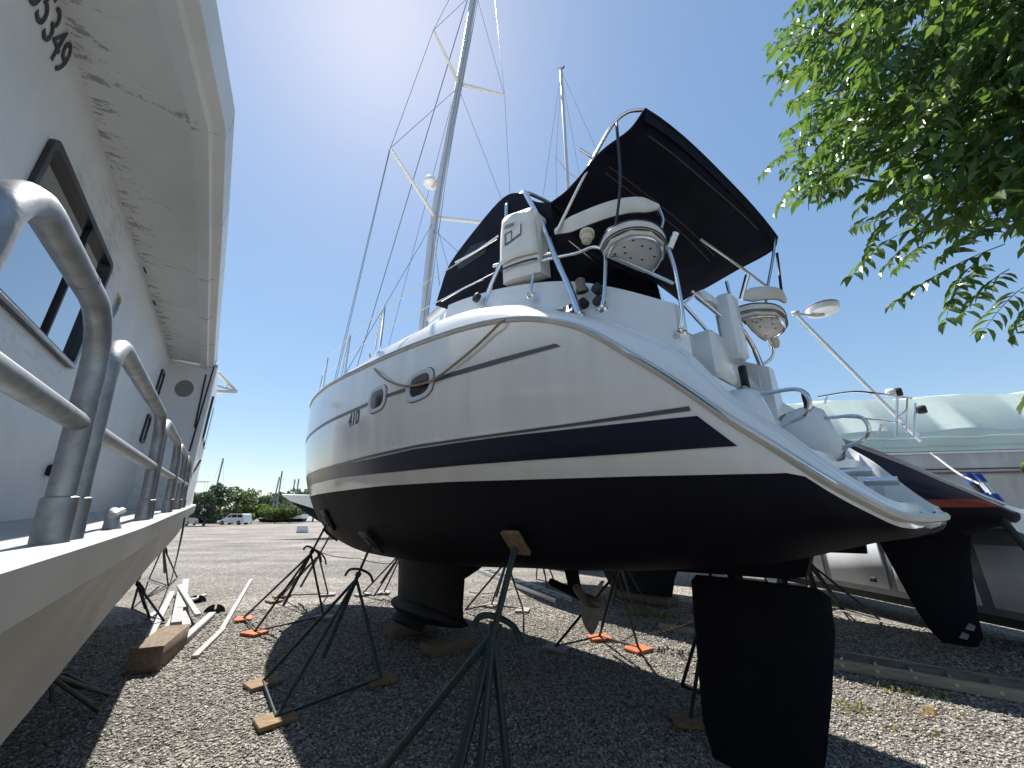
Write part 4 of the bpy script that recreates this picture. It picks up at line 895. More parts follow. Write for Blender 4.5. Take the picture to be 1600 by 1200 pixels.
# ================================================================== LEFT: stands and lumber under the work boat
for i, (fe, tp, lab) in enumerate((
    ([G(100, 1060), G(170, 1095), G(150, 1120)], LB.tw((4.4, .95, .78)), 'dark stand under the work boat hull, beside the heavy timber'),
    ([G(205, 955), G(232, 968), G(255, 975)], LB.tw((8.3, .9, .95)), 'dark stand under the work boat bow, next to the pile of boards'),
    ([G(232, 908), G(262, 918), G(276, 905)], LB.tw((11.2, .95, 1.5)), 'dark stand at the far end of the work boat bow'))):
    stand(fe, tp, lab, M_DSTEEL, (), apexf=.66, padm=M_WOOD)
for x_, lab in ((3.0, 'timber crib under the keel of the work boat, near end'), (8.5, 'timber crib under the keel of the work boat, far end')):
    c = LB.tw((x_, 2.6, 0)); t_ = thing('keel_crib', lab, 'timber crib', c, LB.rot, 'cribs under the work boat')
    h = (CAMZ-1.27+max(0, (x_-7)/6.3)*1.2)
    for k in range(3): obj('timber', MB().box((0, 0, h*(k+.5)/3), (.3, 1.1, h/3-.004) if k % 2 == 0 else (1.0, .35, h/3-.004), bev=.01), M_TIMBER, t_)
def plank(name, p0, p1, wd, th, m, label, cat, group=None, z0=0.0, z1=None, roll=0):
    a = np.array([p0[0], p0[1], z0+th/2+.006]); b = np.array([p1[0], p1[1], (z0 if z1 is None else z1)+th/2+.006]); d = b-a; L_ = np.linalg.norm(d); d /= L_
    s_ = np.cross([0, 0, 1.0], d); s_ /= np.linalg.norm(s_); u = np.cross(d, s_); Rm = np.array([d, s_, u]).T@np.array(Matrix.Rotation(roll, 3, 'X'))
    o = obj(name, MB().box((0, 0, 0), (L_, wd, th), bev=.004), m); o.matrix_world = Matrix.Translation(Vector((a+b)/2))@Matrix(Rm.tolist()).to_4x4(); return tag(o, label, cat, group)
tb0, tb1 = G(228, 1052), G(262, 1020); 
plank('heavy_timber', G(236, 1055)+np.array([-.12, .0, 0]), G(262, 1012)+np.array([.05, 0, 0]), .30, .26, M_TIMBER, 'thick square weathered timber lying in front of the pile of boards', 'timber')
gp = 'painted boards heaped by the work boat'
bd = [((232, 1000), (268, 930), .10, .03, 0, .05, 'longest white board in the heap, leaning on the heavy timber'), ((250, 1003), (283, 945), .09, .04, .0, .0, 'white board under the heap, touching the timber'),
      ((272, 985), (282, 925), .13, .06, .05, .1, 'stout white beam on top of the heap'), ((290, 985), (283, 930), .11, .06, .0, .04, 'stout white beam beside the top beam of the heap'),
      ((305, 980), (276, 930), .08, .04, .14, .16, 'white board laid crosswise over the two beams'), ((296, 945), (318, 936), .12, .03, .06, .06, 'short white board sticking out at the back of the heap'),
      ((228, 968), (262, 948), .10, .02, .0, .02, 'thin bluish board lying half under the work boat'), ((281, 962), (288, 915), .12, .03, .10, .12, 'white board with its end pointing away from the timber')]
for (a, b_, wd, th, z0, z1, lab) in bd: plank('painted_board', G(*a), G(*b_), wd, th, M_PAINTW, lab, 'board', gp, z0, z1)
plank('painted_post', G(284, 1008), G(330, 965), .10, .08, M_PAINTW, 'square white post with a black half-round plate lying beside the boards', 'post')
plank('long_batten', G(303, 1030), G(348, 985), .075, .035, M_PAINTW, 'lower half of the long white batten on the gravel, broken end by the boards', 'batten', 'lengths of a broken white batten')
plank('long_batten', G(346, 986), G(392, 908), .07, .035, M_PAINTW, 'upper half of the long white batten, pointing at the open lot', 'batten', 'lengths of a broken white batten', .0, .02)
for (u, v), lab in (((334, 958), 'black half-round steel plate at the end of the white post'), ((306, 942), 'black half-round steel plate behind the heap of boards')):
    c = G(u, v); P = [(.17*math.cos(a), 0, .012+.13*math.sin(a)) for a in np.linspace(0, math.pi, 15)]
    P = P[:7]+[(.02, 0, .13), (.02, 0, .06), (-.02, 0, .06), (-.02, 0, .13)]+P[8:]
    o = obj('half_round_plate', MB().prism(P, (0, .025, 0)).box((0, .08, .02), (.16, .18, .03)), M_BLACK, smooth=False); o.location = c; o.rotation_euler = (-.15, 0, .25); tag(o, lab, 'steel plate', 'half-round plates')
# black cable hanging off the work boat
tag(obj('black_cable', MB().tube(cat_rom([LB.tw(np.array([6.75, .36, ed(6.75)[2]+.62])), AD(285, 770, 8.1), AD(289, 800, 8.0), AD(281, 850, 7.9), G(268, 905)], 6), .012, 6), M_BLACK), 'black electric cable hanging over the work boat deck edge to the gravel', 'cable')
# ================================================================== LADDERS
def ladder(a, b, wd, rh, n, label, m=M_ALU, side=1):
    a, b = np.asarray(a, float), np.asarray(b, float); d = b-a; L_ = np.linalg.norm(d); rz = math.atan2(d[1], d[0])
    ld = thing('ladder', label, 'ladder', a, rz, 'ladders lying on the gravel'); z = rh/2+.012
    for k in (0, 1):
        y = side*wd*k; rl = MB().box((L_/2, y, z), (L_, .008, rh)).box((L_/2, y+.012*(1 if k == 0 else -1)*side, z+rh/2-.004), (L_, .03, .008)).box((L_/2, y+.012*(1 if k == 0 else -1)*side, z-rh/2+.004), (L_, .03, .008)); obj('side_rail', rl, m, ld, smooth=False)
    for i in range(n): x = L_*(i+.5)/n; obj('rung', MB().tube([(x, -side*.006, z), (x, side*(wd+.006), z)], .017, 10), M_ALU, ld)
    return ld
M_LAD = mat('stained_aluminium', (.40, .37, .31), .5, metal=.4, var=.4, vscale=5, stretch=(1, 8, 8))
a, b_ = G(1295, 1046), G(1605, 1102); e = (b_-a)/np.linalg.norm(b_-a); ladder(a-e*1.2, b_+e*1.5, .40, .105, 14, 'long extension ladder lying beside the rudder on sunlit gravel', M_LAD, side=1)
ladder(G(744, 893), G(868, 944), .38, .08, 10, 'aluminium ladder lying behind the keel', M_ALU, side=1)
a, b_ = G(1030, 985), G(1082, 994); ladder(a, a+(b_-a)*3, .36, .09, 4, 'short ladder end with a curled foot beside the weeds', M_LAD, side=1)
# ================================================================== NAVY YACHT BEHIND
NF = Frame(6.2, 5.0, -42); NZ = .87; nv = thing('navy_sailboat', 'navy blue sailing yacht with red boot stripe standing behind the white yacht', 'sailboat', NF.o, NF.rot)
def nz(z): return z if z < 1.75 else 1.75+(z-1.75)*.72
def npt(s, y, z): return (s, y*.98, nz(z))
def nav_rows(lo, hi, sg, rows=10):
    return [[npt(s, sg*HB(s, lo(s)+(hi(s)-lo(s))*k/rows), lo(s)+(hi(s)-lo(s))*k/rows) for k in range(rows+1)] for s in np.concatenate([np.linspace(-.12, 2.6, 32), np.linspace(2.9, 10.5, 22)])]
zp1 = lambda s: min(max(1.78, hzk(s)+.1*(hzs(s)-hzk(s))), hzs(s)-.02); zp2 = lambda s: min(max(1.90, hzk(s)+.25*(hzs(s)-hzk(s))), hzs(s)-.01)
for nm, lo, hi, m in (('topsides', zp2, hzs, M_NAVYH), ('boot_stripe', zp1, zp2, M_RED), ('hull_bottom', hzk, zp1, M_ANTIF)):
    mb = MB()
    for sg in (1, -1): mb.grid(nav_rows(lo, hi, sg))
    obj(nm, mb, m, nv, auto=60)
mb = MB()
for sg in (1, -1):
    R = []
    for s in np.concatenate([np.linspace(-.1, 2.6, 30), np.linspace(2.9, 10.4, 20)]):
        B, e = hb(s), hzs(s); k = .5 if s < .5 else 1; R.append([npt(s, sg*B, e), npt(s, sg*(B-.05), e+.06), npt(s, sg*(B*.86), e+.05), npt(s, sg*B*.8, e+.02-(.25 if s < 1.2 else 0)), npt(s, 0, e+.02-(.25 if s < 1.2 else 0))])
    mb.grid(R)
obj('deck', mb, M_DECK, nv, auto=35)
obj('toe_rail', MB().tube([npt(s, hb(s)-.01, hzs(s)+.05) for s in np.linspace(10.4, .1, 80)], .022, 6).tube([npt(s, -hb(s)+.01, hzs(s)+.05) for s in np.linspace(10.4, .1, 80)], .022, 6), M_ALU, nv)
obj('cabin_trunk', MB().box((4.6, 0, 3.15), (3.6, 1.9, .5), bev=.12), M_DECK, nv)
kr = foil([(4.1, 6.3, 1.2, .16), (4.5, 6.2, .5, .14), (4.6, 6.0, .16, .14)]); km = MB().grid(kr, True); km.add(kr[-1], [tuple(range(14))]); obj('keel', km, M_KEEL, nv)
ru = foil([(.42, 1.36, 1.45, .06), (.50, 1.30, 1.15, .07), (.60, 1.16, .5, .055), (.62, 1.08, .26, .05), (.70, 1.0, .14, .03)], 16); mb = MB().grid(ru, True); mb.add(ru[-1], [tuple(range(16))]); rd2 = obj('rudder', mb, M_ANTIF, nv)
for x_, z_ in ((.70, .36), (.78, .25)): obj('bare_patch', MB().add([(x_-.05, .062, z_+.03), (x_, .062, z_+.055), (x_+.03, .062, z_+.01), (x_+.05, .062, z_-.02), (x_-.02, .062, z_-.03)], [(0, 1, 2, 3, 4)]), M_GREYW, rd2, smooth=False)
obj('skeg', MB().prism([(1.45, -.05, 1.6), (1.5, -.05, 1.15), (2.6, -.05, 1.12), (3.0, -.05, 1.25)], (0, .1, 0)), M_ANTIF, nv, smooth=False)
def NY(u, v, y): return NF.y(u, v, y)
sr = MB()
pts_t = [NY(u, v, y) for u, v, y in ((1278, 620, 1.25), (1330, 612, 1.25), (1372, 615, 1.2), (1402, 619, 1.0), (1424, 622, .6))]
sr.tube(cat_rom(pts_t, 5), .014, 7)
pts_m = [NY(u, v, y) for u, v, y in ((1310, 652, 1.25), (1350, 654, 1.25), (1400, 660, 1.0), (1412, 664, .8))]
sr.tube(cat_rom(pts_m, 5), .012, 7)
for (u0, v0, y0), (u1, v1, y1) in (((1402, 619, 1.0), (1400, 682, 1.0)), ((1418, 621, .7), (1416, 675, .75)), ((1431, 630, .5), (1428, 685, .55)), ((1377, 663, 1.2), (1373, 678, 1.2)), ((1292, 617, 1.25), (1289, 630, 1.25)), ((1418, 640, .7), (1400, 655, 1.0))):
    sr.tube([NY(u0, v0, y0), NY(u1, v1, y1)], .014, 7)
obj('stern_rail', sr, M_SS, nv)
a, b_ = NY(1440, 690, .45), NY(1243, 490, .45); obj('radar_pole', MB().tube([a, b_], .026, 10).tube([a+np.array([0, -.1, .1]), b_+np.array([0, -.08, -.15])], .012, 6), M_DECK, nv)
dcn = NY(1285, 483, .2); rdm = obj('radar_dome', MB().lathe(dcn, (0, 0, 1), [(-.09, 0), (-.09, .17), (-.06, .22), (.0, .235), (.06, .225), (.09, .16), (.10, 0)], 24), M_DECK, nv)
obj('dome_stripe', MB().lathe(dcn, (0, 0, 1), [(.035, .2345), (.05, .232)], 24), M_RED, rdm)
obj('dome_bracket', MB().tube([b_, dcn+np.array([.1, .1, -.12]), dcn+np.array([0, 0, -.11])], .02, 6).box(b_, (.12, .10, .08), bev=.02), M_ALU, rdm)
for u, v, y, m in ((1392, 614, 1.05, M_DECK), (1402, 613, 1.0, M_BLACK), (1440, 640, .5, M_BLACK)):
    obj('deck_light', MB().box(NY(u, v, y), (.10, .10, .10), bev=.015), m, nv)
# white line and blue wrapped ladder
tag(obj('mooring_line', MB().tube(cat_rom([AD(1455, 708, 7.4), AD(1495, 738, 7.2), AD(1530, 756, 7.0)], 5), .010, 6), mat('white_rope', (.75, .74, .70), .7)), 'white line stretched from the navy stern to the blue wrapped ladder', 'rope')
lt, lb2 = AD(1508, 738, 7.2), AD(1640, 900, 6.9); lad = thing('boarding_ladder', 'ladder with blue padded ends leaning on the navy yacht', 'ladder', (lb2[0], lb2[1], 0), 0); off = np.array([lb2[0], lb2[1], 0]); d = lt-lb2; d /= np.linalg.norm(d); k_ = -lb2[2]/d[2] if d[2] else 0; lo_ = lb2+d*k_
for sx in (0, .28): obj('side_rail', MB().tube([lo_+np.array([sx, sx*.5, 0]), lt+np.array([sx, sx*.5, -.02])], .033, 8), M_ALU if sx else M_BLACK, lad, off=off)
L_ = np.linalg.norm(lt-lo_)
for i in range(9): q = lo_+d*(.2+i*(L_-.3)/8); obj('rung', MB().tube([q, q+np.array([.28, .14, 0])], .014, 7), M_ALU, lad, off=off)
for f in (.02, .28, .42, 1.1): q = lt-d*f; obj('blue_padding', MB().tube([q, q-d*.13], .048, 10).tube([q+np.array([.28, .14, 0]), q-d*.1+np.array([.28, .14, 0])], .045, 10), M_BLUE, lad, off=off)
# stands of the navy yacht
def nl(s, y, sg): zz = np.linspace(hzk(s), hzs(s), 200); z = zz[np.argmin([abs(HB(s, q)-y) for q in zz])]; return NF.tw((s, sg*y, nz(z)))
stand([G(1283, 962), G(1315, 955), G(1375, 972)], nl(2.2, .9, 1), 'dark steel stand under the navy yacht, left of its rudder', short='stand beside the navy rudder', steel=M_DSTEEL, pads=(M_ORANGE, None, None), apexf=.75)
f0 = G(985, 950); stand([G(962, 938), G(992, 958), G(1012, 948)], nl(5.2, 1.0, 1), 'grey green stand under the navy yacht beside the weeds', mat('greygreen_steel', (.06, .09, .085), .5, var=.3), (), apexf=.75)
stand([G(838, 908), G(868, 915), G(856, 925)], nl(7.4, .9, 1), 'dark steel stand under the navy bow behind the ladder', short='stand under the navy bow', steel=M_DSTEEL, pads=(None, M_ORANGE, None), apexf=.72)
stand([NF.tw((2.3, -1.9, 0)), NF.tw((2.8, -1.7, 0)), NF.tw((2.6, -1.3, 0))], nl(2.5, .9, -1), 'dark steel stand on the far side of the navy yacht', M_DSTEEL, (), apexf=.75)
c = NF.tw((5.2, 0, .075)); o = obj('keel_block', MB().box((0, 0, 0), (1.2, .5, .14), bev=.01), M_TIMBER); o.location = c; o.rotation_euler = (0, 0, NF.rot); tag(o, 'timber block under the navy yacht keel', 'timber block', 'timber blocks under the keel')
# ================================================================== STORAGE TRAILER
a = G(1262, 905, .42); b_ = G(1560, 962, .42); d = b_-a; d[2] = 0; L0 = np.linalg.norm(d); d /= L0; a = a-d*2.0; L0 += 4.5; rz = math.atan2(d[1], d[0])
tr = thing('storage_trailer', 'long grey utility body with white locker doors behind the navy yacht', 'utility trailer', (a[0], a[1], 0), rz)
print('trailer', a, b_, L0)
obj('frame', MB().box((L0/2, .55, .95), (L0, 1.0, 1.10), bev=.02).box((L0/2, .55, 1.58), (L0+.05, 1.1, .14), bev=.03), M_BOXG, tr)
obj('chassis', MB().box((L0/2, .6, .33), (L0*.97, .8, .14)), M_BLACK, tr)
nb = int(L0/1.15)
for i in range(nb):
    x0 = .12+i*(L0-.2)/nb; wdt = (L0-.2)/nb-.14
    dr = obj('locker_door', MB().box((x0+wdt/2, .035, .90), (wdt, .03, .80), bev=.01), M_BOXW, tr); obj('latch', MB().box((x0+wdt*.78, .012, .62), (.12, .02, .08), bev=.006), M_BLACK, dr)
for x in (L0*.12, L0*.88):
    wl_ = obj('wheel', MB().lathe((x, .05, .30), (0, 1, 0), [(0, 0), (0, .18), (.02, .29), (.16, .29), (.2, .2), (.2, 0)], 22), M_BLACK, tr); obj('rim', MB().lathe((x, .045, .30), (0, -1, 0), [(0, .17), (.01, .16), (.0, .05), (.01, 0)], 16), M_ALU, wl_)
# ================================================================== SHRINK-WRAPPED MOTOR YACHT
def zat(u, v, z): return G(u, v, z)
p0, p1 = zat(1280, 628, 5.2), zat(1600, 612, 5.2); d = p1-p0; d[2] = 0; d /= np.linalg.norm(d); n2 = np.array([-d[1], d[0], 0]); 
my = thing('wrapped_motor_yacht', 'motor yacht under pale green shrink wrap with grey striped hull', 'motor yacht', (p0[0], p0[1], 0), math.atan2(d[1], d[0]))
Ln = 14.0; X0 = -3.0
def prof(x):
    t = (x-X0)/Ln; tap = min(1, .35+2.2*t) if t < .3 else 1; rise = .12*math.sin(x*2.1)+.05*math.sin(x*5)
    return [(x, -1.15, 3.35), (x, -1.12+.02*math.sin(x*3), 3.62), (x, -1.05, 3.95+.04*math.sin(x*2.7)), (x, -.15, 5.15+rise*.3), (x, 1.2*tap, 5.45+rise*.4), (x, 2.8*tap+.3, 5.0), (x, 3.7*tap+.3, 3.95), (x, 3.8*tap+.3, 3.35)]
wr = MB().grid([prof(x) for x in np.linspace(X0, X0+Ln, 60)]); wr.add(prof(X0), [tuple(range(8))]); wrap = obj('shrink_wrap', wr, M_WRAP, my, auto=25)
for z in (3.48, 3.72): obj('wrap_band', MB().tube([(x, -1.16, z+.015*math.sin(x*4)) for x in np.linspace(X0, X0+Ln, 50)], .012, 5), M_WRAP, wrap)
hl_ = MB().grid([[(x, -1.10, 3.36), (x, -1.12, 3.30), (x, -1.05, 2.75), (x, -1.0, 2.70), (x, -.85, 1.75), (x, 1.3, 1.2)] for x in np.linspace(X0, X0+Ln, 40)]).grid([[(x, 3.7, 3.36), (x, 3.5, 1.75), (x, 1.3, 1.2)] for x in np.linspace(X0, X0+Ln, 40)]); hl_.add([(X0, -1.1, 3.36), (X0, -.85, 1.75), (X0, 1.3, 1.2), (X0, 3.5, 1.75), (X0, 3.7, 3.36)], [(0, 1, 2, 3, 4)])
obj('hull', hl_, M_HULLG, my, auto=30)
obj('rub_rail', MB().tube([(x, -1.14, 3.30) for x in np.linspace(X0, X0+Ln, 40)], .035, 6), M_DECK, my)
for z, m in ((2.86, M_TEXT), (2.76, mat('maroon_stripe', (.10, .02, .05), .4))): obj('pinstripe', MB().box((X0+Ln/2, -1.078, z), (Ln-.1, .02, .035)), m, my)
obj('boot_top', MB().box((X0+Ln/2, -.80, 1.72), (Ln-.1, .2, .16)), M_BLACK, my)
for x in (0, 4.5, 8.5):
    c = np.array([x, 1.3, 0]); obj('keel_block', MB().box((x, 1.3, .6), (.5, 1.2, 1.2), bev=.02), M_TIMBER, my)
# ================================================================== NEIGHBOUR MAST BEHIND
mf = AD(888, 300, 15.0); nb_ = thing('distant_sloop', 'sloop behind the white yacht with bare mast and single spreaders', 'sailboat', (mf[0], mf[1], 0), math.radians(134)); off = np.array([mf[0], mf[1], 0])
topm = AD(886, 108, 15.0)
obj('mast', MB().tube([(0, 0, 2.6), (0, 0, topm[2])], .085, 10), M_MAST, nb_)
for sg in (1, -1): obj('spreader', MB().tube([(0, 0, AD(888, 268, 15)[2]), (-.1, sg*1.0, AD(888, 262, 15)[2]-.15)], .03, 6), M_MAST, nb_)
ww = MB(); tz_ = topm[2]
for sg in (1, -1):
    zs_ = AD(888, 268, 15)[2]-.1; W((0, 0, tz_-.2), (-.1, sg*1.0, zs_), .008, ww); W((-.1, sg*1.0, zs_), (-.2, sg*1.45, 3.1), .008, ww)
W((0, 0, tz_), (-5.2, 0, 3.0), .008, ww); W((0, 0, tz_-.1), (4.6, 0, 3.2), .01, ww); obj('rigging', ww, M_WIRE, nb_)
obj('wind_vane', MB().tube([(0, 0, tz_), (0, 0, tz_+.3), (.3, 0, tz_+.45)], .012, 5).box((-.1, 0, tz_+.05), (.3, .06, .06)), M_BLACK, nb_)
def small_hull(root, L_, B_, zb, zsh, mt, mbm):
    top, bot = MB(), MB(); xs_ = np.linspace(-L_*.45, L_*.55, 22)
    def bm(x): t = (x+L_*.45)/L_; return B_*max(.02, (1-max(0, (t-.42)/.58)**2.2))*(.72+.28*min(1, t/.42))
    for sg in (1, -1):
        for mb, z0, z1 in ((bot, 0, .45), (top, .45, 1)):
            mb.grid([[(x+(.12*L_*((x+L_*.45)/L_)**6)*(q-.4), sg*bm(x)*(q+.02)**.45, zb+(zsh-zb)*q+.25*((x)/L_)**2+(1-q)*max(0, (x-L_*.3))*.5) for q in np.linspace(z0, z1, 7)] for x in xs_])
    top.add([(xs_[0], y*bm(xs_[0]), zb+(zsh-zb)*q+.05) for q, y in ((.45, -.7), (.45, .7), (1, 1), (1, -1))], [(0, 1, 2, 3)])
    top.grid([[(x+.6*.12*L_*((x+L_*.45)/L_)**6, y*bm(x), zsh+.25*(x/L_)**2+.06*(1-y*y)) for y in (-1, -.5, 0, .5, 1)] for x in xs_])
    bot.add([(xs_[0], y*bm(xs_[0])*.7, zb+(zsh-zb)*q) for q, y in ((.02, -.3), (.02, .3), (.45, 1), (.45, -1))], [(0, 1, 2, 3)])
    obj('topsides', top, mt, root, auto=50); obj('hull_bottom', bot, mbm, root, auto=50)
small_hull(nb_, 10, 1.6, .95, 2.9, M_DECK, M_ANTIF); kk = foil([(-.6, 1.0, 1.1, .12), (-.4, .9, .02, .12)]); obj('keel', MB().grid(kk, True), M_KEEL, nb_)
# ================================================================== FAR BACKGROUND
def far_at(u, dist): d = ray(u, HOR); return np.array([d[0], d[1], 0])/math.hypot(d[0], d[1])*dist
c = far_at(566, 34); fb = thing('white_sailboat', 'white sailboat with black bottom standing across the gravel lot', 'sailboat', c, math.radians(195)); small_hull(fb, 9.5, 1.5, 1.0, 3.0, M_DECK, M_ANTIF)
kk = foil([(-.8, 1.2, 1.15, .12), (-.6, 1.0, .02, .12)]); obj('keel', MB().grid(kk, True), M_KEEL, fb)
obj('deck_gear', MB().box((-1, 0, 3.2), (3.2, 1.6, .5), bev=.1).tube([(1.0, 0, 3.0), (1.0, 0, 6.2)], .05, 8).box((1.8, 0, 3.3), (1.2, .8, .4), bev=.1), M_DECK, fb)
for k in (0, 1, 2):
    p_ = AD((436, 455, 446)[k], (738, 770, 765)[k], 60); 
def bare_mast(u0, v0, u1, v1, dist, label, nm='moored_sailboat'):
    a = AD(u1, v1, dist); b = AD(u0, v0, dist); r = thing(nm, label, 'sailboat', (a[0], a[1], 0), rng.uniform(2.5, 3.6), 'bare masts beyond the hedge'); c0 = np.array([a[0], a[1], 0]); ca, sa = math.cos(-r.rotation_euler[2]), math.sin(-r.rotation_euler[2])
    def l(p): q = p-c0; return np.array([q[0]*ca-q[1]*sa, q[0]*sa+q[1]*ca, q[2]])
    base = l(a); tp = l(b); k = (1.4-base[2])/(tp[2]-base[2]); base = base+(tp-base)*k
    obj('mast', MB().tube([base, tp], .11*dist/80, 7), mat('far_mast', (.16, .17, .19), .5), r); obj('rigging', MB().tube([tp, base+np.array([3.5, 0, .4])], .014*dist/80, 4).tube([tp, base+np.array([-4.2, .2, .4])], .014*dist/80, 4), M_WIRE, r)
    small_hull(r, 9, 1.5, .05, 1.6, M_DECK, M_NAVYH); return r
bare_mast(349, 716, 336, 770, 95, 'sailboat beyond the round bush with a tall raked mast')
bare_mast(437, 745, 424, 800, 100, 'sailboat behind the hedge, shorter of two parallel raked masts')
bare_mast(441, 736, 431, 800, 102, 'sailboat behind the hedge, taller of two parallel raked masts')
bare_mast(461, 749, 457, 775, 98, 'sailboat behind the white hull, nearer its bow')
bare_mast(467, 748, 463, 775, 104, 'sailboat behind the white hull, farther from its bow')
# sport-fishing boat whose tower shows behind the work boat
p_ = AD(316, 748, 100); sf = thing('sportfishing_boat', 'white sportfishing boat with tower rails showing past the work boat bow', 'motor boat', (p_[0], p_[1], 0), 2.4); small_hull(sf, 12, 2.0, .5, 3.0, M_DECK, M_ANTIF)
obj('flybridge', MB().box((0, 0, 3.7), (3.2, 2.4, 1.3), bev=.15).box((.1, 0, 4.55), (3.0, 2.3, .3), bev=.08), M_DECK, sf); tw_ = MB()
zt = AD(330, 758, 45)[2]
for sx in (-1.2, 1.6):
    for sy in (-1, 1): tw_.tube([(sx, sy, 4.4), (sx*.8, sy*.8, p_[2]+.6)], .035, 6)
tw_.tube([(-1.6, -1, p_[2]+.55), (1.9, -1, p_[2]+.55)], .035, 6).tube([(-1.6, 1, p_[2]+.55), (1.9, 1, p_[2]+.55)], .035, 6).tube([(-1.2, -1, p_[2]-.4), (.6, -.8, p_[2]+.55)], .03, 6).box((0, 0, p_[2]-.6), (3.8, 2.2, .09)); obj('tower', tw_, M_DECK, sf)
# cars
def suv(c, rz, label):
    r = thing('parked_car', label, 'car', c, rz, 'cars parked at the far edge of the lot')
    side = [(-2.3, .35), (-2.35, .8), (-2.25, 1.05), (-2.1, 1.6), (-1.7, 1.75), (.3, 1.75), (1.1, 1.15), (2.1, 1.0), (2.35, .8), (2.35, .4), (2.2, .3), (-2.2, .3)]
    obj('body', MB().prism([(x, -.9, z) for x, z in side], (0, 1.8, 0)), M_CARW, r, auto=30)
    for sg in (1, -1):
        for q in (((-1.95, 1.15), (-1.85, 1.58), (-1.05, 1.62), (-1.05, 1.15)), ((-.95, 1.15), (-.95, 1.62), (.0, 1.62), (.05, 1.15)), ((.15, 1.15), (.1, 1.62), (.3, 1.6), (.85, 1.15))): obj('window', MB().prism([(x, sg*.895, z) for x, z in q], (0, sg*.015, 0)), M_CARG, r, smooth=False)
        for x in (-1.45, 1.45): obj('wheel', MB().lathe((x, sg*.72, .34), (0, sg, 0), [(0, .34), (.18, .34), (.2, .28), (.19, .2), (.17, 0)], 18), M_BLACK, r)
    obj('windscreen', MB().add([(.38, -.8, 1.7), (.38, .8, 1.7), (1.06, .82, 1.2), (1.06, -.82, 1.2)], [(0, 1, 2, 3)]), M_CARG, r, smooth=False)
suv(far_at(369, 82), math.radians(180-5), 'white estate car parked in front of the lone round tree'); suv(far_at(292, 80), math.radians(110), 'white car half hidden past the work boat bow')
b_ = far_at(477, 44); o = obj('parts_box', MB().box((0, 0, .30), (.95, .7, .58), bev=.03).box((0, 0, .61), (1.0, .75, .05)), M_BOXW); o.location = b_; o.rotation_euler = (0, 0, .3); tag(o, 'pale box standing on gravel below the white sailboat', 'box')
# foliage
def leafmat(name, c1, c2, trans=.35, rough=.45):
    m = bpy.data.materials.new(name); m.use_nodes = True; n_ = m.node_tree; b2 = n_.nodes['Principled BSDF']; ge = n_.nodes.new('ShaderNodeNewGeometry'); cr = n_.nodes.new('ShaderNodeValToRGB'); cr.color_ramp.elements[0].color = (*c1, 1); cr.color_ramp.elements[1].color = (*c2, 1)
    n_.links.new(ge.outputs['Random Per Island'], cr.inputs[0]); n_.links.new(cr.outputs[0], b2.inputs['Base Color']); b2.inputs['Roughness'].default_value = rough
    tr_ = n_.nodes.new('ShaderNodeBsdfTranslucent'); mx = n_.nodes.new('ShaderNodeMixShader'); mx.inputs[0].default_value = trans
    hs = n_.nodes.new('ShaderNodeHueSaturation'); hs.inputs['Value'].default_value = 2.5; hs.inputs['Saturation'].default_value = 1.15; hs.inputs['Hue'].default_value = .47; n_.links.new(cr.outputs[0], hs.inputs['Color']); n_.links.new(hs.outputs[0], tr_.inputs[0])
    n_.links.new(b2.outputs[0], mx.inputs[1]); n_.links.new(tr_.outputs[0], mx.inputs[2]); n_.links.new(mx.outputs[0], n_.nodes['Material Output'].inputs[0]); return m
M_LEAF = leafmat('glossy_leaf', (.035, .075, .02), (.07, .13, .035), .40, .34)
M_FAR = [leafmat('far_leaf_a', (.03, .06, .02), (.06, .10, .03), .25, .7), leafmat('far_leaf_b', (.05, .09, .025), (.10, .15, .04), .25, .7), leafmat('far_leaf_c', (.025, .05, .03), (.05, .08, .04), .25, .7)]
def far_tree(u, dist, h, wd, label, m, nl_=900, trunk=.25, lsz=.35, name='tree', cat='tree', group='trees and bushes along the far edge'):
    c = far_at(u, dist); r = thing(name, label, cat, c, 0, group); tb = MB().tube([(0, 0, 0), (.1, 0, h*.35), (0, .1, h*.7)], [h*.03, h*.022, h*.01], 7)
    for k in range(5): a = k*1.3; tb.tube([(0.05, 0, h*(.25+.07*k)), (wd*.35*math.cos(a), wd*.35*math.sin(a), h*(.5+.08*k))], [h*.012, h*.005], 5)
    obj('trunk', tb, M_BARK, r); nc = 9; cc = rng.normal(0, 1, (nc, 3)); cc /= np.linalg.norm(cc, axis=1)[:, None]; cc = cc*np.array([wd*.3, wd*.3, h*(1-trunk)*.28])+np.array([0, 0, h*(trunk+(1-trunk)*.52)]); rad = rng.uniform(.5, 1, nc)
    k = rng.integers(0, nc, nl_); dv = rng.normal(0, 1, (nl_, 3)); dv /= np.linalg.norm(dv, axis=1)[:, None]; P = cc[k]+dv*(rad[k]*rng.uniform(.55, 1.05, nl_)**.6)[:, None]*np.array([wd*.27, wd*.27, h*(1-trunk)*.27]); P[:, 2] = np.maximum(P[:, 2], .1)
    a1 = rng.normal(0, 1, (nl_, 3)); a1 /= np.linalg.norm(a1, axis=1)[:, None]; a2 = np.cross(a1, rng.normal(0, 1, (nl_, 3))); a2 /= np.linalg.norm(a2, axis=1)[:, None]; s = lsz*rng.uniform(.5, 1.1, nl_)[:, None]
    V = np.stack([P-a1*s, P+a2*s*.6, P+a1*s, P-a2*s*.6], 1).reshape(-1, 3); mb = MB(); mb.v = [tuple(q) for q in V]; mb.f = [(4*i, 4*i+1, 4*i+2, 4*i+3) for i in range(nl_)]
    me = mb.mesh('crown'); me.materials.append(m); o = bpy.data.objects.new('crown', me); col.objects.link(o); o.parent = r; return r
far_tree(322, 76, 6.4, 6.2, 'big round grey green bush beside the parked white cars', M_FAR[2], 2600, .05, .3, 'bush', 'bush')
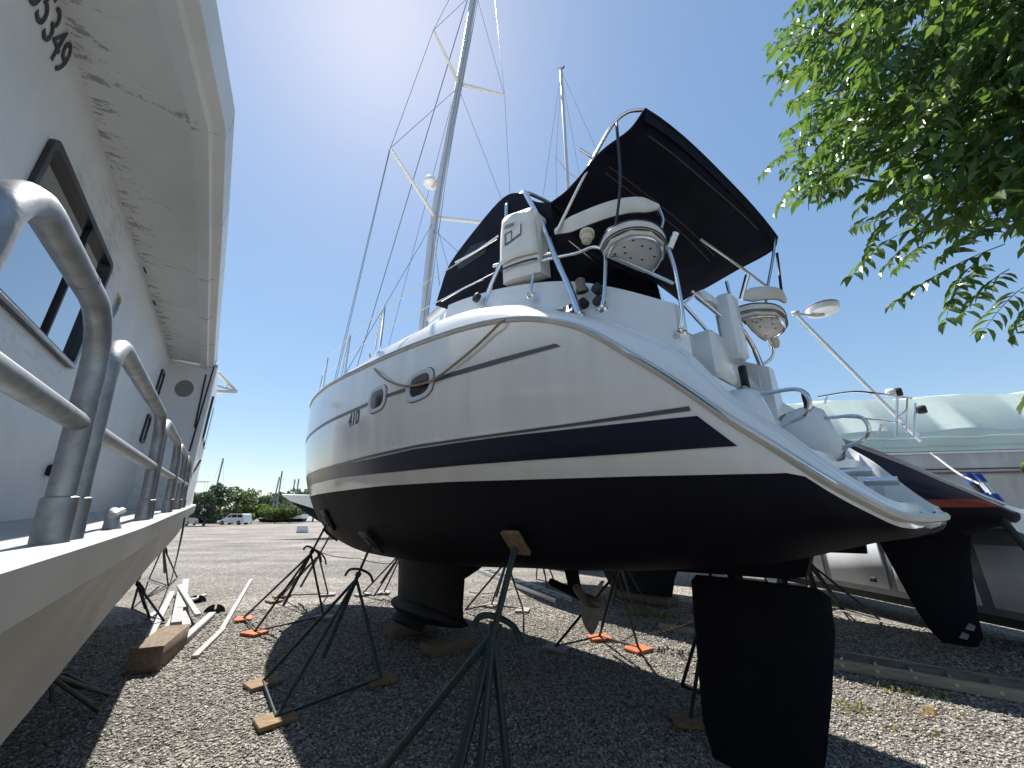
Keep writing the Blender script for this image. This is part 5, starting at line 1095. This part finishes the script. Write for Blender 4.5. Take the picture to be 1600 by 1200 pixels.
far_tree(366, 92, 6.8, 7.5, 'lone umbrella shaped tree behind the white estate car', M_FAR[0], 1200, .45, .3)
FT = [(395, 90, 3.6, 6, 1, 'bright low tree right of the estate car'), (412, 110, 6.0, 9, 2, 'rounded tree behind the bright low tree'), (432, 88, 3.4, 6, 1, 'pale bushy clump below the two parallel masts'), (425, 125, 7.5, 10, 2, 'tall far tree between the masts'), (450, 115, 8.0, 10, 2, 'dark tree left of the white sailboat bow'), (455, 88, 3.2, 6, 0, 'low dark clump left of the white sailboat'), (470, 110, 8.5, 9, 0, 'tall tree showing over the white sailboat deck'), (345, 90, 3.0, 5, 1, 'low clump between round bush and estate car'), (490, 105, 6.5, 10, 2, 'tree behind the white sailboat'), (275, 100, 6, 10, 2, 'tree hidden behind the work boat bow'), (386, 120, 5.0, 9, 2, 'far tree between lone tree and hedge')]
for u, ds, h, wd, k, lab in FT: far_tree(u, ds, h, wd, lab, M_FAR[k], 1100, .08, .42)
# weeds in the gravel
M_WEED = leafmat('weed_leaf', (.09, .10, .03), (.20, .20, .07), .3, .6); M_DRY = leafmat('dry_weed', (.16, .12, .05), (.30, .24, .10), .2, .7)
def weeds(px, n_, m, label, h=.07):
    mb = MB(); c0 = np.mean([G(*q) for q in px], 0)
    for i in range(n_):
        q = G(*px[i % len(px)])+np.array([rng.normal(0, .10), rng.normal(0, .07), 0]); a = rng.uniform(0, 6.28); u = np.array([math.cos(a), math.sin(a), 0]); s_ = np.array([-u[1], u[0], 0])*.006*rng.uniform(.6, 1.8); hh = h*rng.uniform(.4, 1.2); t = q+u*hh*.6+np.array([0, 0, hh])
        mb.add([q-s_, q+s_, (q+t)/2+s_*1.4+np.array([0, 0, hh*.2]), t, (q+t)/2-s_*1.4+np.array([0, 0, hh*.2])], [(0, 1, 2, 3, 4)])
    o = obj('weeds', mb, m, off=c0, smooth=False); o.location = c0; tag(o, label, 'weeds', kind='stuff')
weeds([(992, 962), (1010, 962), (1030, 966), (1050, 968)], 160, M_WEED, 'green weeds growing by the curled ladder foot', .10)
weeds([(1390, 1078), (1430, 1085), (1455, 1088)], 80, M_WEED, 'sparse green weeds in front of the long ladder', .05)
weeds([(1320, 1108), (1345, 1110)], 50, M_WEED, 'dull weeds beside the rudder', .05); weeds([(1425, 1110), (1410, 1140), (1450, 1112)], 50, M_DRY, 'dry yellow weeds on the sunny gravel', .05)
weeds([(1035, 1018), (1060, 1025)], 40, mat('dead_weed', (.06, .045, .03), .8), 'dead brown weeds near the orange pads', .07)
# ================================================================== OVERHANGING TREE
def leaf_mesh(k):
    r2 = np.random.default_rng(100+k); mb = MB(); L_ = r2.uniform(.50, .66); n_ = int(r2.integers(7, 10)); cur = r2.uniform(.10, .26)
    def ax(t): return np.array([L_*t, 0, -cur*t*t])
    P = [ax(t) for t in np.linspace(0, 1, 7)]; mb.tube(P, [.0035, .003, .003, .0025, .002, .0018, .001], 4, False)
    def leaflet(b_, d, dn, ln, wd):
        s_ = np.cross(dn, d); s_ /= np.linalg.norm(s_); m1, m2, tp = b_+d*ln*.3, b_+d*ln*.62-dn*ln*.05, b_+d*ln-dn*ln*.16; f = dn*wd*.28
        mb.add([b_, m1-s_*wd*.5+f, m2-s_*wd*.42+f, tp, m2+s_*wd*.42+f, m1+s_*wd*.5+f, m1, m2], [(0, 6, 1), (6, 7, 2, 1), (7, 3, 2), (0, 5, 6), (6, 5, 4, 7), (7, 4, 3)])
    for i in range(n_):
        t = .16+.80*i/(n_-1); b_ = ax(t)
        for sg in (1, -1):
            d = np.array([.55, sg*.80, -.45-.3*r2.random()])+r2.normal(0, .10, 3); d /= np.linalg.norm(d); dn = np.array([-.1, sg*.25, 1.0])+r2.normal(0, .16, 3); dn -= d*(dn@d); dn /= np.linalg.norm(dn)
            leaflet(b_, d, dn, r2.uniform(.115, .155)*(1-.2*t), r2.uniform(.038, .048))
    d = np.array([1, 0, -.5]); d /= np.linalg.norm(d); leaflet(ax(1), d, np.array([.45, 0, .9]), .11, .05); return mb
LM = [leaf_mesh(k) for k in range(8)]; LME = []
for k, mb in enumerate(LM): me = mb.mesh('compound_leaf'); me.materials.append(M_LEAF); LME.append(me)
tree = thing('overhanging_tree', 'tree with long compound leaves hanging in over the yacht stern', 'tree', (7.6, 2.6, 0))
TO = np.array([7.6, 2.6, 0])
tb = MB().tube(cat_rom([(0, 0, -.05), (-.05, 0, 1.5), (-.2, .05, 3.0), (-.5, .1, 4.5), (-.9, .2, 6.3), (-1.2, .3, 8.2)], 4), list(np.linspace(.24, .07, 21)), 10); obj('trunk', tb, M_BARK, tree)
poly = [(1262, -60), (1215, 40), (1212, 95), (1245, 125), (1225, 190), (1200, 240), (1215, 285), (1290, 280), (1335, 300), (1420, 325), (1470, 340), (1530, 345), (1600, 330), (1760, 330), (1760, -60)]
def inside(u, v):
    c = False; n_ = len(poly)
    for i in range(n_):
        (x1, y1), (x2, y2) = poly[i], poly[i-1]
        if (y1 > v) != (y2 > v) and u < (x2-x1)*(v-y1)/(y2-y1)+x1: c = not c
    return c
def leaf_mat4(tip, d, roll, sc):
    d = d/np.linalg.norm(d); y = np.cross([0, 0, 1.0], d); y /= np.linalg.norm(y); z = np.cross(d, y); Rm = Matrix(np.array([d, y, z]).T.tolist())@Matrix.Rotation(roll, 3, 'X')
    base = tip-d*.56*sc; return Matrix.Translation(Vector(base))@Rm.to_4x4()@Matrix.Scale(sc, 4)
edge_px = [((1182, 247), 3.6), ((1206, 118), 3.7), ((1200, 300), 3.7), ((1240, 300), 3.8), ((1302, 388), 3.5), ((1325, 405), 3.5), ((1412, 438), 3.6), ((1440, 462), 3.7), ((1500, 460), 3.8), ((1552, 478), 3.9), ((1560, 500), 3.9), ((1550, 578), 3.7), ((1600, 625), 3.6), ((1590, 675), 3.5), ((1255, 15), 3.8), ((1262, 60), 3.9), ((1215, 70), 3.9), ((1225, 160), 3.8), ((1240, 210), 3.8), ((1250, 260), 3.7), ((1360, 400), 3.7), ((1280, 300), 3.8), ((1320, 350), 3.8), ((1390, 400), 3.9), ((1480, 440), 3.9)]
cnt = 0; bulk = MB(); tips = []
def place(tip, d, roll, sc, single):
    global cnt
    k = int(rng.integers(0, 8)); M4 = leaf_mat4(tip, d, roll, sc)
    if single:
        o = bpy.data.objects.new('leaf', LME[k]); col.objects.link(o); o.parent = tree; o.matrix_local = Matrix.Translation(Vector(-TO))@M4
    else:
        A = np.array(M4); V = np.array(LM[k].v)@A[:3, :3].T+A[:3, 3]-TO; q = len(bulk.v); bulk.v += list(map(tuple, V)); bulk.f += [tuple(i+q for i in f) for f in LM[k].f]
for (u, v), dd in edge_px:
    t = AD(u, v, dd*1.25); place(t, np.array([-.85, -.1+rng.normal(0, .15), -.35+rng.normal(0, .1)]), rng.normal(0, .3), 1.25, True)
n1_ = 0; tries = 0
while n1_ < 600 and tries < 9000:
    tries += 1; u, v = rng.uniform(1180, 1760), rng.uniform(-60, 450)
    if not inside(u, v): continue
    dd = rng.uniform(4.2, 6.9); t = AD(u, v, dd); 
    if t[2] > 11: continue
    d = np.array([-.8, rng.normal(0, .55), -.25+rng.normal(0, .25)]); near = dd < 4.9 and u < 1600
    place(t, d, rng.normal(0, .5), rng.uniform(1.25, 1.75), near and n1_ < 1e9 and cnt < 250); cnt += near; n1_ += 1
    if n1_ % 60 == 0: tips.append(t-TO)
cro = bulk.mesh('crown'); cro.materials.append(M_LEAF); o = bpy.data.objects.new('crown', cro); col.objects.link(o); o.parent = tree; o['kind'] = 'stuff'
br = MB()
for i, t in enumerate(tips):
    h0 = 2.8+(i % 7)*.7; s0 = np.array([-.2-.12*(i % 7), .1, h0]); m = (s0+t)/2+np.array([0, 0, .35]); br.tube(cat_rom([s0, m, t], 5), list(np.linspace(.05, .008, 11)), 6)
p_ = AD(1235, 38, 4.7)-TO; br.tube(cat_rom([np.array([-.6, .15, 5.0]), (p_+np.array([-.6, .15, 5.0]))/2+np.array([0, 0, .2]), p_], 5), list(np.linspace(.06, .004, 11)), 6)
obj('branches', br, M_BARK, tree)
